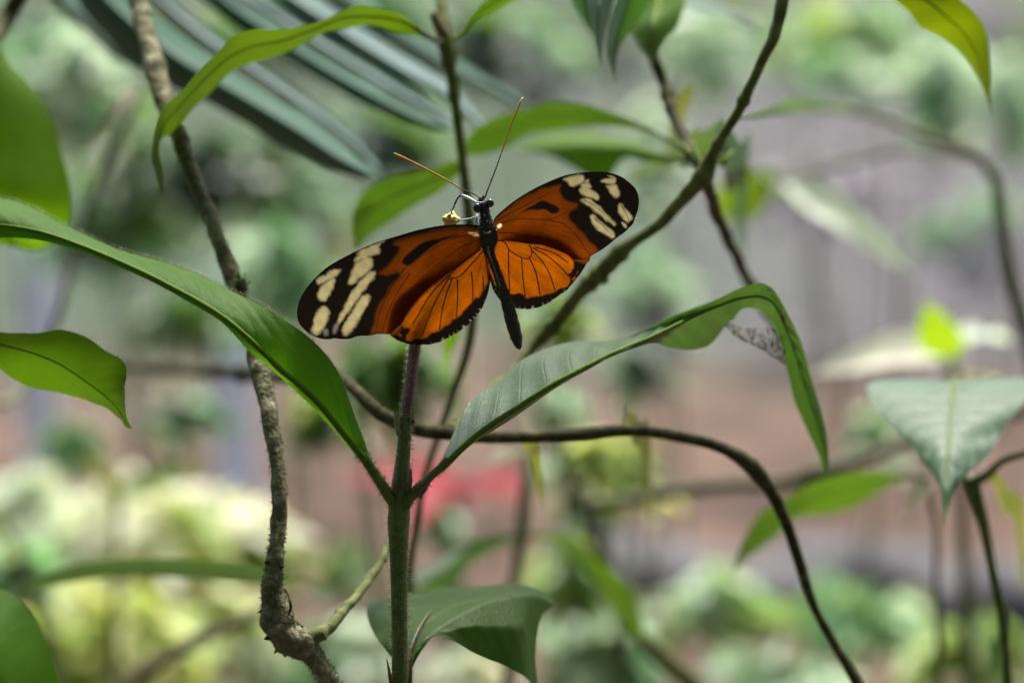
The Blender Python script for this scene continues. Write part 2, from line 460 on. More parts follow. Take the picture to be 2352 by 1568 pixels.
# ------------------------------------------------------------------ the setting: ground
def build_ground():
    m, nt, N, L, pr, out = nodes_of("ground_earth")
    tc = N.new("ShaderNodeTexCoord"); sx = N.new("ShaderNodeSeparateXYZ")
    L.new(tc.outputs["Object"], sx.inputs[0])
    n1 = noise(nt, 0.9, 4, 0.6, tc.outputs["Object"]); n2 = noise(nt, 5.0, 5, 0.65, tc.outputs["Object"]); n3 = noise(nt, 60, 3, 0.6, tc.outputs["Object"])
    edge = math_n(nt, 'ADD', sx.outputs[1], math_n(nt, 'MULTIPLY', math_n(nt, 'SUBTRACT', n1, 0.5), 2.2))
    mr = N.new("ShaderNodeMapRange"); mr.interpolation_type = 'SMOOTHSTEP'
    L.new(edge, mr.inputs[0]); mr.inputs[1].default_value = 5.4; mr.inputs[2].default_value = 6.8
    soil = ramp(nt, n2, [(0.3, (0.04, 0.028, 0.019)), (0.55, (0.115, 0.071, 0.049)), (0.75, (0.19, 0.125, 0.09))])
    moss = ramp(nt, n2, [(0.3, (0.02, 0.035, 0.018)), (0.55, (0.045, 0.072, 0.04)), (0.75, (0.09, 0.125, 0.07))])
    gravel = ramp(nt, n2, [(0.3, (0.045, 0.043, 0.047)), (0.55, (0.085, 0.082, 0.088)), (0.75, (0.135, 0.132, 0.135))])
    mx = N.new("ShaderNodeMapRange"); mx.interpolation_type = 'SMOOTHSTEP'
    L.new(math_n(nt, 'ADD', sx.outputs[0], math_n(nt, 'MULTIPLY', math_n(nt, 'SUBTRACT', n1, 0.5), 1.5)), mx.inputs[0])
    mx.inputs[1].default_value = 0.1; mx.inputs[2].default_value = 1.1
    path = mix_rgb(nt, mx.outputs[0], moss, gravel)
    c = mix_rgb(nt, mr.outputs[0], soil, path)
    c = mix_rgb(nt, math_n(nt, 'MULTIPLY', n3, 0.5), c, mix_rgb(nt, 0.55, c, (0.05, 0.05, 0.05)))
    L.new(c, pr.inputs["Base Color"]); pr.inputs["Roughness"].default_value = 0.9; pr.inputs["Specular IOR Level"].default_value = 0.2
    b = N.new("ShaderNodeBump"); b.inputs["Strength"].default_value = 0.7; b.inputs["Distance"].default_value = 0.02
    L.new(n3, b.inputs["Height"]); L.new(b.outputs[0], pr.inputs["Normal"])
    # one sheet, finer and gently uneven near the plants
    xs = np.concatenate([np.linspace(-150, -8, 12), np.linspace(-7, 7, 57), np.linspace(8, 150, 12)])
    ys = np.concatenate([np.linspace(-150, -3, 12), np.linspace(-2, 16, 73), np.linspace(17, 200, 14)])
    rs = np.random.RandomState(3)
    z = rs.randn(len(ys), len(xs)) * 0.03
    z = (z + np.roll(z, 1, 0) + np.roll(z, 1, 1) + np.roll(z, -1, 0)) / 4
    v = [(x, y, z[j, i] - 0.01) for j, y in enumerate(ys) for i, x in enumerate(xs)]
    w = len(xs)
    f = [(j * w + i, j * w + i + 1, (j + 1) * w + i + 1, (j + 1) * w + i) for j in range(len(ys) - 1) for i in range(w - 1)]
    o = mesh_obj("ground", v, f, m)
    o["kind"] = "structure"
build_ground()

# ------------------------------------------------------------------ the thicket added unseen overhead and behind the viewer to shade the near plants
def shade_blocker():
    rs = np.random.RandomState(31)
    m = leaf_mat("blocker_leaf", (0.05, 0.10, 0.03), (0.10, 0.24, 0.02), .35, .5, 8, 2.0, nscale=4)
    V, F, UVS = [], [], []
    n = 0
    while n < 2600:
        q = rs.randn(3); q /= np.linalg.norm(q)
        rad = rs.uniform(2.3, 3.2)
        c = np.array([0, -0.3, 1.1]) + q * rad
        if c[2] < 0.1: continue
        lim = 0.75 + 0.35 * math.sin(c[0] * 2.1) - 0.25 * max(0, 2.6 - c[2])
        if c[1] > lim: continue
        dr = rs.randn(3); dr -= q * (dr @ q) * .7; dr /= np.linalg.norm(dr)
        sd = np.cross(dr, q + rs.randn(3) * .35); sd /= np.linalg.norm(sd)
        l, w = rs.uniform(.22, .42), rs.uniform(.07, .13)
        k = len(V)
        V += [c, c + dr * l * .4 + sd * w, c + dr * l - np.array([0, 0, .05]), c + dr * l * .4 - sd * w]
        UVS += [(0, .5), (.4, 1), (1, .5), (.4, 0)]
        F.append((k, k + 1, k + 2, k + 3)); n += 1
    o = mesh_obj("shade_blocker", V, F, m, None, False, UVS)
    o["kind"] = "stuff"; o["label"] = "leafy thicket added unseen above and behind the viewer to cut the light"; o["category"] = "blocker"
shade_blocker()

# ------------------------------------------------------------------ background plants, out of focus
def bg_mat(name, top, glow, trans=0.35, rough=0.4, spec=0.5):
    return leaf_mat(name, top, glow, trans, rough, 10, 2.0, var=0.35, nscale=3.0, spec=spec, netv=False)

BG = {
    'mint': bg_mat("far_leaf_mint", (0.23, 0.41, 0.20), (0.26, 0.52, 0.19), 0.45, 0.4, 0.5),
    'pale': bg_mat("far_leaf_pale", (0.64, 0.80, 0.60), (0.66, 0.84, 0.54), 0.5, 0.4, 0.5),  # whitened leaf colour stands in for sky reflections and highlights
    'cream': bg_mat("far_leaf_cream", (0.84, 0.90, 0.66), (0.88, 0.95, 0.55), 0.5, 0.4),  # near-white leaf colour carries overexposed sunlight
    'lemon': bg_mat("far_leaf_lemon", (0.66, 0.70, 0.32), (0.78, 0.84, 0.22), 0.5, 0.42),
    'lime': bg_mat("far_leaf_lime", (0.24, 0.36, 0.05), (0.42, 0.60, 0.03), 0.45, 0.42),
    'green': bg_mat("far_leaf_green", (0.10, 0.19, 0.05), (0.18, 0.36, 0.03), 0.4, 0.38),
    'dark': bg_mat("far_leaf_dark", (0.035, 0.075, 0.04), (0.05, 0.13, 0.03), 0.3, 0.38),
    'grey': bg_mat("far_leaf_grey", (0.20, 0.215, 0.20), (0.20, 0.24, 0.17), 0.3, 0.45),
    'lilac': bg_mat("far_leaf_lilac", (0.30, 0.28, 0.32), (0.28, 0.26, 0.28), 0.3, 0.45),
    'red': bg_mat("far_leaf_red", (0.30, 0.035, 0.045), (0.34, 0.04, 0.05), 0.3, 0.5, .2),
    'rose': bg_mat("far_leaf_rose", (0.55, 0.22, 0.18), (0.60, 0.25, 0.18), 0.3, 0.45),
}
LEAFM = {k: [simple_leaf_mesh("far_leaf_" + k, m, w, dr) for w, dr in ((0.36, 0.30), (0.46, 0.18), (0.30, 0.45))] for k, m in BG.items()}

def shrub(name, label, px, py, d, rx, ry, n, size, kinds, seed, cat="shrub", stem=None, group=None, dz=0.6, face=0.0, stems=1):
    """leafy plant whose crown is centred on a given ray at depth d; rx, ry, size in sheet units at that depth"""
    rs = random.Random(seed)
    k = MPX * RD(d)
    c = P(px, py, d)
    rxm, rym, L0 = rx * k, ry * k, size * k
    c[2] = max(c[2], 0.12)
    root = thing(name, label, cat, (c[0], c[1], 0.0), group)
    for i in range(stems):
        e = c + np.array([rs.uniform(-.6, .6) * rxm, rs.uniform(-.5, .5) * dz * rxm, rs.uniform(-.3, .7) * rym])
        e[2] = max(e[2], 0.08)
        b = np.array([c[0] + rs.uniform(-.04, .04), c[1] + rs.uniform(-.04, .04), -0.02])
        mid = (b + e) / 2 + np.array([rs.uniform(-.05, .05), rs.uniform(-.05, .05), 0.02])
        tube("stem", [b, mid, e], [0.0014 * d + 0.0012, 0.001 * d + .0008, 0.0008], stem or TWIG_G, root, 10, 6, world_pts=True)
    nm_far = name == 'bush'
    cl = [([rs.uniform(-.8, .8) for _ in range(3)], kinds[j % len(kinds)]) for j in range(max(3, len(kinds) + 1) if nm_far else 14)]
    for i in range(n):
        while True:
            q = [rs.uniform(-1, 1) for _ in range(3)]
            if sum(a * a for a in q) < 1: break
        p = c + np.array([q[0] * rxm, q[1] * rxm * dz, q[2] * rym])
        p[2] = max(p[2], 0.03)
        yaw = math.atan2(q[1], q[0]) + rs.uniform(-.9, .9)
        el = rs.uniform(-0.7, 0.35)
        dr = np.array([math.cos(yaw) * math.cos(el), math.sin(yaw) * math.cos(el), math.sin(el)])
        nm = np.array([rs.uniform(-.5, .5), rs.uniform(-.5, .4) - face, 1.0])
        s = L0 * rs.uniform(0.65, 1.2)
        kd = min(cl, key=lambda e: sum((e[0][a] - q[a]) ** 2 for a in range(3)))[1]
        place_leaf(rs.choice(LEAFM[kd]), root, p - dr * s * 0.5, dr, nm, s)
    return root

SHRUBS = [
  # name, label, px, py, depth, rx, ry, leaves, leaf length, kinds
  ("sunlit_tint_plant", "blurred leafy plant with sunlit glow painted cream-white at lower left, behind the arched green leaf", 330, 1215, 2.7, 290, 110, 44, 160, ['cream', 'lemon', 'cream', 'pale', 'cream', 'lime']),  # strong sunlight put into the cream leaf colours
  ("sunlit_tint_plant", "blurred plant, sunlit glow painted pale cream and yellow, just left of the mossy branch", 545, 1250, 2.8, 140, 120, 32, 140, ['cream', 'lemon', 'cream', 'lime']),
  ("low_plant", "blurred yellow-green plant in the lower left, under the arched leaf", 240, 1470, 2.4, 220, 120, 40, 170, ['lemon', 'lime', 'lemon']),
  ("low_plant", "blurred pale yellow plant beside the mossy knot, lower left", 470, 1440, 2.6, 150, 100, 26, 150, ['lemon', 'cream', 'lime']),
  ("low_plant", "blurred whitish-blue leaves at the left edge below the pale post", 50, 1150, 2.9, 120, 50, 14, 150, ['cream', 'pale']),
  ("low_plant", "blurred yellow-green leaves at the left edge above the dark corner leaf", 30, 1300, 2.3, 80, 90, 14, 140, ['lime', 'mint']),
  ("low_plant", "blurred whitish plant under the mossy knot at the bottom", 600, 1530, 2.7, 110, 70, 16, 130, ['cream', 'pale', 'mint']),
  ("low_plant", "blurred mint-green plant between mossy branch and hairy stem, bottom", 800, 1500, 2.8, 110, 100, 20, 130, ['mint', 'pale', 'green']),
  ("low_plant", "blurred yellow-green tuft left of the hairy stem, halfway down", 800, 1290, 2.6, 70, 60, 12, 110, ['lime', 'green']),
  ("low_plant", "blurred white leaves glowing under the folded lower leaf", 1050, 1545, 2.9, 110, 60, 16, 120, ['cream', 'pale']),
  ("low_plant", "blurred pale mint leaf clump just right of the hairy stem", 1000, 1210, 3.0, 60, 55, 8, 120, ['pale', 'mint']),
  ("low_plant", "blurred light green plant under the two drooping leaves", 1320, 1330, 2.7, 110, 80, 20, 130, ['mint', 'green', 'lime']),
  ("low_plant", "blurred bluish mint plant right of the folded lower leaf", 1380, 1500, 2.8, 160, 90, 26, 140, ['mint', 'mint', 'pale']),
  ("low_plant", "blurred yellow-green plant below the pink ground patch, centre right", 1640, 1385, 3.4, 150, 50, 20, 140, ['lime', 'mint', 'pale']),
  ("low_plant", "blurred pale mint plant crossing the thin dark vine, lower right", 1960, 1425, 3.3, 190, 55, 24, 150, ['mint', 'pale', 'lime']),
  ("low_plant", "blurred green plant at the bottom right corner", 2230, 1490, 3.0, 170, 70, 24, 150, ['green', 'lime', 'mint']),
  ("low_plant", "blurred grey-green plant along the bottom edge, right of centre", 1780, 1555, 3.0, 210, 40, 16, 140, ['grey', 'mint', 'pale']),
  ("low_plant", "blurred lime plant below the dark horizontal vine, centre", 1390, 1060, 2.2, 120, 60, 22, 130, ['lime', 'lemon', 'lime', 'mint']),
  ("low_plant", "blurred yellowish leaves under the lime plant, centre right", 1450, 1130, 2.4, 80, 40, 8, 110, ['lemon', 'lime']),
  ("low_plant", "blurred whitish leaves between right big leaf and dark vine", 1270, 935, 2.5, 55, 45, 8, 110, ['pale', 'mint']),
  ("low_plant", "blurred grey-mint plant below the middle of the right big leaf", 1460, 860, 3.2, 90, 70, 12, 130, ['mint', 'grey']),
  ("low_plant", "blurred olive-green plant on the earth left of the mossy branch", 420, 960, 3.6, 110, 40, 14, 110, ['green', 'mint', 'dark']),
  ("low_plant", "blurred mid-green plant between mossy branch and hairy stem, behind the vine", 730, 960, 3.0, 80, 60, 14, 120, ['green', 'lime', 'dark']),
  ("low_plant", "blurred green plant on the earth at the far left below the bright leaf", 170, 1010, 3.4, 90, 40, 12, 110, ['green', 'mint']),
  ("low_plant", "blurred dusky green plant on the earth right of the red plant", 1330, 1170, 3.2, 90, 40, 12, 110, ['dark', 'green']),
  ("low_plant", "blurred pale green plant on the earth under the silvery leaf", 2010, 1000, 3.6, 70, 60, 8, 120, ['pale', 'mint']),
  ("bush", "blurred bright green bush behind the abdomen tip", 1290, 735, 1.7, 85, 60, 12, 120, ['lime', 'green']),
  ("bush", "blurred green bush behind the dark flower stalk", 900, 860, 1.6, 130, 70, 16, 150, ['green', 'lime', 'green']),
  ("bush", "blurred grey-white bush between right wing and diagonal branch", 1480, 690, 5.0, 110, 110, 18, 120, ['pale', 'lilac', 'mint']),
  ("bush", "blurred pale mint bush at the upper left, behind the bare twig", 150, 200, 4.5, 170, 140, 34, 130, ['pale', 'mint', 'pale', 'green']),
  ("bush", "blurred grey-green bush in the top left corner", 90, 60, 6.5, 120, 70, 16, 120, ['grey', 'mint', 'green']),
  ("bush", "blurred mint bush above the left big leaf", 280, 500, 5.5, 170, 120, 30, 130, ['mint', 'green', 'dark']),
  ("bush", "blurred pale green bush left of the left wing tip", 640, 640, 5.0, 130, 120, 28, 120, ['mint', 'pale', 'mint']),
  ("bush", "blurred dark green bush behind the palm leaflet tip", 620, 420, 6.5, 150, 110, 28, 120, ['dark', 'mint', 'green']),
  ("bush", "blurred olive-brown bush above the left wing", 740, 560, 6.0, 70, 60, 12, 90, ['lemon', 'grey']),
  ("bush", "blurred mint bush between palm leaflets and central stem", 900, 300, 6.0, 120, 90, 22, 110, ['mint', 'grey', 'dark']),
  ("bush", "blurred green bush behind the palm fan, top left of centre", 640, 50, 7.0, 160, 80, 22, 110, ['green', 'mint', 'dark']),
  ("bush", "blurred pale bush to the right of the central stem, near the top", 1220, 160, 7.5, 110, 130, 26, 100, ['mint', 'lilac', 'grey']),
  ("bush", "blurred whitish bush left of the diagonal branch, top right", 1620, 130, 6.5, 110, 120, 24, 110, ['pale', 'mint', 'pale']),
  ("bush", "blurred light green bush at the top, right of the diagonal branch", 1920, 90, 8.0, 200, 80, 34, 120, ['mint', 'pale', 'lime']),
  ("bush", "blurred pale bluish bush under the light green bush, upper right", 1930, 170, 7.0, 110, 50, 14, 100, ['mint', 'pale']),
  ("bush", "blurred whitish bush beside the yellow-green hanging leaf, right", 2170, 210, 7.0, 120, 130, 28, 120, ['pale', 'mint', 'mint']),
  ("bush", "blurred bluish-white bush at the right edge, near the top", 2310, 240, 6.0, 80, 130, 22, 110, ['pale', 'mint']),
  ("bush", "blurred whitish bush behind the right wing tip", 1500, 350, 6.0, 80, 130, 22, 100, ['pale', 'pale', 'mint']),
  ("bush", "blurred lilac-grey bush in the open area right of the knot", 1900, 420, 9.5, 200, 90, 26, 90, ['lilac', 'grey']),
  ("bush", "blurred deep green bush below the first palm leaflet, left of the wing", 470, 400, 3.4, 110, 80, 22, 120, ['dark', 'green', 'dark']),
  ("bush", "blurred dark olive bush in the gap left of the mossy branch", 330, 430, 4.0, 80, 120, 20, 110, ['dark', 'green']),
  ("bush", "blurred dark green bush under the palm tips, beside the central stem", 900, 330, 4.0, 100, 60, 20, 100, ['dark', 'green', 'dark']),
  ("bush", "blurred dark green bush right of the central stem top", 1110, 130, 4.6, 60, 90, 16, 100, ['dark', 'green']),
  ("bush", "blurred green bush at the top between palm and central stem", 880, 40, 5.0, 110, 60, 18, 110, ['green', 'dark', 'mint']),
  ("bush", "blurred mid-green bush between left big leaf and bright leaf below it", 420, 740, 4.2, 120, 50, 18, 110, ['green', 'mint', 'dark']),
  ("bush", "blurred mid-green bush right of the diagonal branch top", 1980, 60, 6.0, 160, 50, 18, 110, ['green', 'lime', 'mint']),
  ("bush", "blurred bright mint clump at the far upper left above the bare twig", 190, 150, 3.2, 80, 60, 14, 120, ['pale', 'pale']),
  ("bush", "blurred grey bush at the right edge behind the arching twig", 2250, 560, 8.5, 130, 130, 22, 100, ['grey', 'lilac', 'mint']),
]
for i, (nm, lb, px, py, d, rx, ry, n, s, kinds) in enumerate(SHRUBS):
    shrub(nm, lb, px, py, (.6 + (d - .6) * (.45 if nm != 'bush' or d < 2 else .6)), rx * (1.15 if nm == 'bush' and px < 1150 else 1), ry * (1.15 if nm == 'bush' and px < 1150 else 1), int(n * (3.2 if nm == 'bush' and px < 1150 else 2.4)), s * 1.3, kinds, 100 + i, cat="plant" if "plant" in nm else "bush",
          group="low plants growing on the ground behind" if nm == "low_plant" else ("bushes far behind, out of focus" if nm == "bush" else None))

def red_plant():
    d = 1.75
    c = P(1040, 1085, d)
    root = thing("red_plant", "blurred red-leaved rosette plant behind the fork of the hairy stem", "plant", (c[0], c[1], 0))
    rs = random.Random(5)
    b = np.array([c[0], c[1], c[2] - 0.02])
    tube("stem", [(c[0], c[1], -0.02), b], [0.012, 0.01], BARK_G, root, 6, 8, world_pts=True)
    for i, (tx, ty, dd) in enumerate([(815, 1035, -.05), (860, 1010, .1), (950, 1030, -.15), (1130, 1025, -.1), (1270, 1060, 0), (1240, 1035, .1), (1060, 1015, .15), (1180, 1075, -.1)]):
        t = P(tx, ty, d + dd)
        place_leaf(LEAFM['red'][i % 3], root, b, t - b, (0, -.5, 1), np.linalg.norm(t - b), .75)
red_plant()

def pale_posts():
    m = plain_mat("post_paint", (0.66, 0.72, 0.82), (0.78, 0.83, 0.92), 12, 0.5, 0.1, 0.001)
    for (px, w, d, lb) in ((102, 82, 4.6, "pale blue-grey post at the left edge, out of focus"),
                           (540, 95, 4.2, "pale lilac-grey post behind the mossy branch, out of focus")):
        k = MPX * RD(d)
        b = P(px, 1100 if px < 200 else 1000, d)
        root = thing("post", lb, "post", (b[0], b[1], 0), "pale posts standing far behind")
        r = w * k / 2
        h = 0.60 if px < 200 else 0.50
        tube("shaft", [(b[0], b[1], -0.03), (b[0], b[1], h * .5), (b[0], b[1], h)], [r, r, r], m, root, 8, 16, world_pts=True)
        tube("cap", [(b[0], b[1], h - 0.004), (b[0], b[1], h + 0.02), (b[0], b[1], h + 0.035)], [r * 1.12, r * 1.12, r * .7], m, root, 8, 16, world_pts=True)
        tube("footing", [(b[0], b[1], -0.04), (b[0], b[1], 0.03)], [r * 1.5, r * 1.4], m, root, 6, 16, world_pts=True)
pale_posts()

def band_stones():  # guessed stones, coloured dark to give the band below the earth
    m = plain_mat("band_stone", (0.05, 0.05, 0.052), (0.13, 0.125, 0.13), 14, 0.85, 0.8, 0.01)
    rs = random.Random(9)
    words = ["first", "second", "third", "fourth", "fifth", "sixth", "seventh", "eighth", "ninth", "tenth"]
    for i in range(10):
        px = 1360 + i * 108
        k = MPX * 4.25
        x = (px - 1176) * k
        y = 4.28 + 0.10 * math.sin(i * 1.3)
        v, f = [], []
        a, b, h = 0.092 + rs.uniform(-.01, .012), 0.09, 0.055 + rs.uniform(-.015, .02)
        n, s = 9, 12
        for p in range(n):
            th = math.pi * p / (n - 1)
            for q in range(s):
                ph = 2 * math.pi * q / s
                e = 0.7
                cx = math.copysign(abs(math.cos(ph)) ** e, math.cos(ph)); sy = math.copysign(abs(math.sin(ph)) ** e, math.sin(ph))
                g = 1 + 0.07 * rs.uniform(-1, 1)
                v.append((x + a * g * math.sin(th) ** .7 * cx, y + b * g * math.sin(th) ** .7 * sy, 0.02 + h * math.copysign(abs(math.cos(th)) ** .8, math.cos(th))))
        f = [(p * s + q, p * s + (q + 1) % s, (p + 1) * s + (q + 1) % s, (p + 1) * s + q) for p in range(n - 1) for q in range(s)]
        o = mesh_obj("band_stone", v, f, m)
        tag(o, f"blurred guessed grey stone, {words[i]} from the left in the dark row below the pink earth", "stone", "guessed stones in the dark row by the earth bed")
band_stones()

def far_undergrowth():
    rs = np.random.RandomState(21)
    mb_v, mb_f, uv = [], [], []
    n = 5200
    for i in range(n):
        y = rs.uniform(12.5, 17); x = rs.uniform(-9, 9)
        zmax = np.interp(y, [12.5, 14, 17], [0.8, 2.2, 4.5])
        c = np.array([x, y, rs.uniform(0.02, zmax)])
        yaw, el = rs.uniform(0, 6.28), rs.uniform(-.7, .2)
        dr = np.array([math.cos(yaw) * math.cos(el), math.sin(yaw) * math.cos(el), math.sin(el)])
        sd = np.cross(dr, [rs.uniform(-.4, .4), rs.uniform(-.6, .4), 1]); sd /= np.linalg.norm(sd)
        l, w = rs.uniform(.12, .3), rs.uniform(.03, .08)
        k = len(mb_v)
        mb_v += [c, c + dr * l * .4 + sd * w, c + dr * l + np.array([0, 0, -.03]), c + dr * l * .4 - sd * w]
        uv += [(0, .5), (.4, 1), (1, .5), (.4, 0)]
        mb_f.append((k, k + 1, k + 2, k + 3))
    o = mesh_obj("far_undergrowth", mb_v, mb_f, BG['green'], None, False, uv)
    o["kind"] = "stuff"; o["label"] = "far-off blurred mass of green undergrowth along the top"; o["category"] = "undergrowth"
far_undergrowth()

# ------------------------------------------------------------------ middle distance: softly blurred plants
def quick_leaf(parent, base, tip, width, mat_key, normal=(0, -0.4, 1), variant=0, meshes=None):
    """leaf from one (x, y, depth) to another; width in sheet units"""
    b, t = P(*base), P(*tip)
    l = np.linalg.norm(t - b)
    w = width * MPX * RD(base[2])
    me = (meshes or LEAFM)[mat_key][variant]
    w0 = (0.36, 0.46, 0.30)[variant] * 0.9 * l
    return place_leaf(me, parent, b, t - b, normal, l, w / w0)

NEAR = {}
for k, m in (('bright', G_BRIGHT), ('dark', G_DARK), ('silver', G_SILVER), ('lime', G_LIME), ('main', G_MAIN), ('olive', G_OLIVE)):
    NEAR[k] = [simple_leaf_mesh("leaf_" + k, m, w, dr, n=24, m=9) for w, dr in ((0.36, 0.22), (0.46, 0.15), (0.30, 0.35))]

def right_back_plant():
    pts = [(2184, 800, 1.02), (2190, 880, 1.02), (2200, 1000, 1.03), (2215, 1250, 1.05), (2225, 1600, 1.06)]
    w = down_to_ground(pts)
    root = thing("young_plant", "blurred young plant with pale and lime top leaves above the big silvery leaf, right", "plant", w[-1])
    tube("stem", w, [.0022, .0028, .003, .0034, .0036, .004, .005], STEM_TOP, root, 40, 8, world_pts=True)
    quick_leaf(root, (2184, 800, 1.02), (1925, 800, .96), 88, 'cream', (0.1, -1.0, .8), 1)
    quick_leaf(root, (2184, 800, 1.02), (2330, 705, 1.08), 85, 'pale', (-.3, -.7, .8), 1)
    quick_leaf(root, (2180, 820, 1.00), (2130, 712, .98), 105, 'lime', (-.4, -1.0, .3), 1, NEAR)
    quick_leaf(root, (2190, 870, 1.02), (2345, 835, 1.05), 70, 'lemon', (0, -.3, 1), 0)
right_back_plant()

G_DARK2 = leaf_mat('leaf_dusky', (0.05, 0.095, 0.012), (0.075, 0.16, 0.006), .4, .5, 12, 2.0, spec=.2)

def drooping_plant():
    pts = [(1216, 1030, .86), (1203, 1110, .86), (1203, 1225, .86), (1194, 1285, .86), (1176, 1335, .87), (1165, 1600, .88)]
    w = down_to_ground(pts)
    root = thing("drooping_plant", "blurred shrub stem with two drooping leaves below the dark horizontal vine", "plant", w[-1])
    tube("stem", w, [.002, .0023, .0026, .0022, .002, .0022, .003, .004], STEM_TOP, root, 50, 8, world_pts=True)
    leaf_loft("leaf", root, [[(1198, 1228, .86), (1110, 1236, .85), (1040, 1268, .84), (950, 1318, .83)],
                             [(1200, 1232, .86), (1100, 1262, .85), (1020, 1310, .83), (948, 1352, .82)],
                             [(1200, 1236, .86), (1110, 1272, .86), (1040, 1340, .85), (950, 1372, .84)]], G_DARK, 30, 9, rib=RIB, ribr=(0.00066, 0.00024))
    leaf_loft("leaf", root, [[(1208, 1225, .86), (1300, 1232, .85), (1375, 1284, .84), (1430, 1330, .84), (1462, 1385, .84), (1478, 1470, .85)],
                             [(1208, 1230, .86), (1290, 1245, .86), (1365, 1308, .85), (1410, 1360, .85), (1445, 1415, .85), (1478, 1475, .85)],
                             [(1208, 1236, .86), (1285, 1250, .87), (1350, 1310, .87), (1385, 1360, .87), (1425, 1425, .87), (1478, 1480, .86)]], G_DARK2, 30, 9, rib=RIB, ribr=(0.00066, 0.00024))
    tube("leaf_tip_tendril", [(1476, 1470, .85), (1530, 1520, .86), (1600, 1575, .87)], [.0022, .0024, .0026], TWIG_G, root, 16, 6)
    quick_leaf(root, (1214, 1045, .86), (1130, 1010, .83), 55, 'olive', (0, -.5, 1), 0, NEAR)
drooping_plant()

def back_stems():
    # dark inclined stem
    w = down_to_ground([(1228, 915, 1.15), (1262, 1000, 1.15), (1305, 1095, 1.15), (1345, 1195, 1.15), (1390, 1280, 1.16), (1440, 1600, 1.18)], .02)
    r = thing("dark_stem", "blurred dark slanting stem below the right big leaf, crossing the vine", "stem", w[-1])
    tube("stalk", w, [.0025, .003, .004, .005, .004, .004, .005, .006], BARK_D, r, 50, 8, world_pts=True, nodes=[(0.30, .35, .03)])
    quick_leaf(r, (1345, 1190, 1.15), (1250, 1240, 1.10), 40, 'dark', (0, -.5, 1), 0, NEAR)
    # grey horizontal twig
    t = thing("thin_twig", "blurred thin grey twig running level under the vine towards the silvery leaf", "twig", P(1370, 1155, .95))
    tube("twig_wood", [(1350, 1160, .96), (1480, 1140, .95), (1620, 1118, .94), (1790, 1106, .93), (1870, 1092, .92), (1960, 1058, .92), (2080, 1012, .93), (2500, 900, .96)],
         [.0012, .0019, .0019, .0018, .0026, .0022, .002, .003], BARK_G, t, 60, 8, nodes=[(.44, .5, .02)])
    # pale bare twig at upper left
    w = down_to_ground([(322, 200, .92), (290, 285, .92), (240, 380, .92), (205, 474, .92), (188, 530, .92), (168, 590, .92), (152, 655, .92), (126, 748, .92), (90, 830, .92), (-80, 1000, .84), (-120, 1600, .85)])
    t = thing("bare_twig", "blurred bare grey-green twig slanting down behind the left big leaf", "twig", w[-1])
    tube("twig_wood", w, [.0016, .002, .002, .0024, .002, .0018, .0018, .0016, .0016, .002, .003, .004, .005], BARK_P, t, 90, 8, world_pts=True, nodes=[(.155, .6, .012), (.245, .7, .012)])
    quick_leaf(t, (322, 205, .86), (232, 262, .82), 34, 'olive', (0.3, -.4, 1), 0, NEAR)
    # lower-left thin stems
    w = down_to_ground([(272, 1150, 1.2), (268, 1250, 1.2), (266, 1400, 1.2), (262, 1600, 1.2)])
    t = thing("seedling", "blurred upright seedling with a forked leafy top, lower left", "plant", w[-1])
    tube("stem", w, [.0026, .002, .0024, .0028, .003, .004], STEM_TOP, t, 30, 8, world_pts=True)
    quick_leaf(t, (272, 1150, 1.2), (236, 1065, 1.15), 46, 'olive', (.5, -1, .3), 0, NEAR)
    quick_leaf(t, (275, 1140, 1.2), (480, 1028, 1.2), 52, 'bright', (.2, -.6, 1), 0, NEAR)
    quick_leaf(t, (275, 1145, 1.2), (310, 1060, 1.28), 40, 'olive', (-.5, -1, .3), 0, NEAR)
    w = down_to_ground([(10, 1190, 1.1), (45, 1260, 1.1), (80, 1370, 1.1), (105, 1460, 1.1), (130, 1600, 1.1)])
    t = thing("arching_weed", "blurred thin grey-green stem arching at the lower left edge", "stem", w[-1])
    tube("stalk", w, [.0022, .0022, .0024, .0024, .0026, .003, .004], BARK_G, t, 40, 8, world_pts=True)
    quick_leaf(t, (10, 1190, 1.1), (-60, 1240, 1.08), 40, 'bright', (0, -.4, 1), 0, NEAR)
    # blurred dark branch lower left, rising to the right
    w = PP([(690, 1370, .95), (600, 1405, .93), (520, 1440, .91), (430, 1480, .9), (330, 1540, .88), (230, 1620, .87)])
    w = np.vstack([w, [w[-1][0] - .12, w[-1][1] - .01, w[-1][2] * .5], [w[-1][0] - .2, w[-1][1], -.01]])
    t = thing("low_branch", "blurred dark branch slanting up through the bright leaves at lower left", "branch", w[-1])
    tube("branch_wood", w, [.0016, .0024, .0028, .003, .0034, .0036, .004, .006], BARK_D, t, 60, 8, world_pts=True)
    quick_leaf(t, (700, 1368, .95), (800, 1352, .95), 36, 'dark', (0, -.5, 1), 0, NEAR)
    # corner branch, top left
    t = thing("corner_branch", "dark out-of-focus branch cutting the top left corner", "branch", P(60, -40, .72))
    tube("branch_wood", [(110, -140, .73), (60, -40, .72), (20, 35, .72), (-25, 110, .71), (-120, 230, .7)], [.0024, .0023, .0022, .0022, .0022], BARK_D, t, 30, 8)
back_stems()

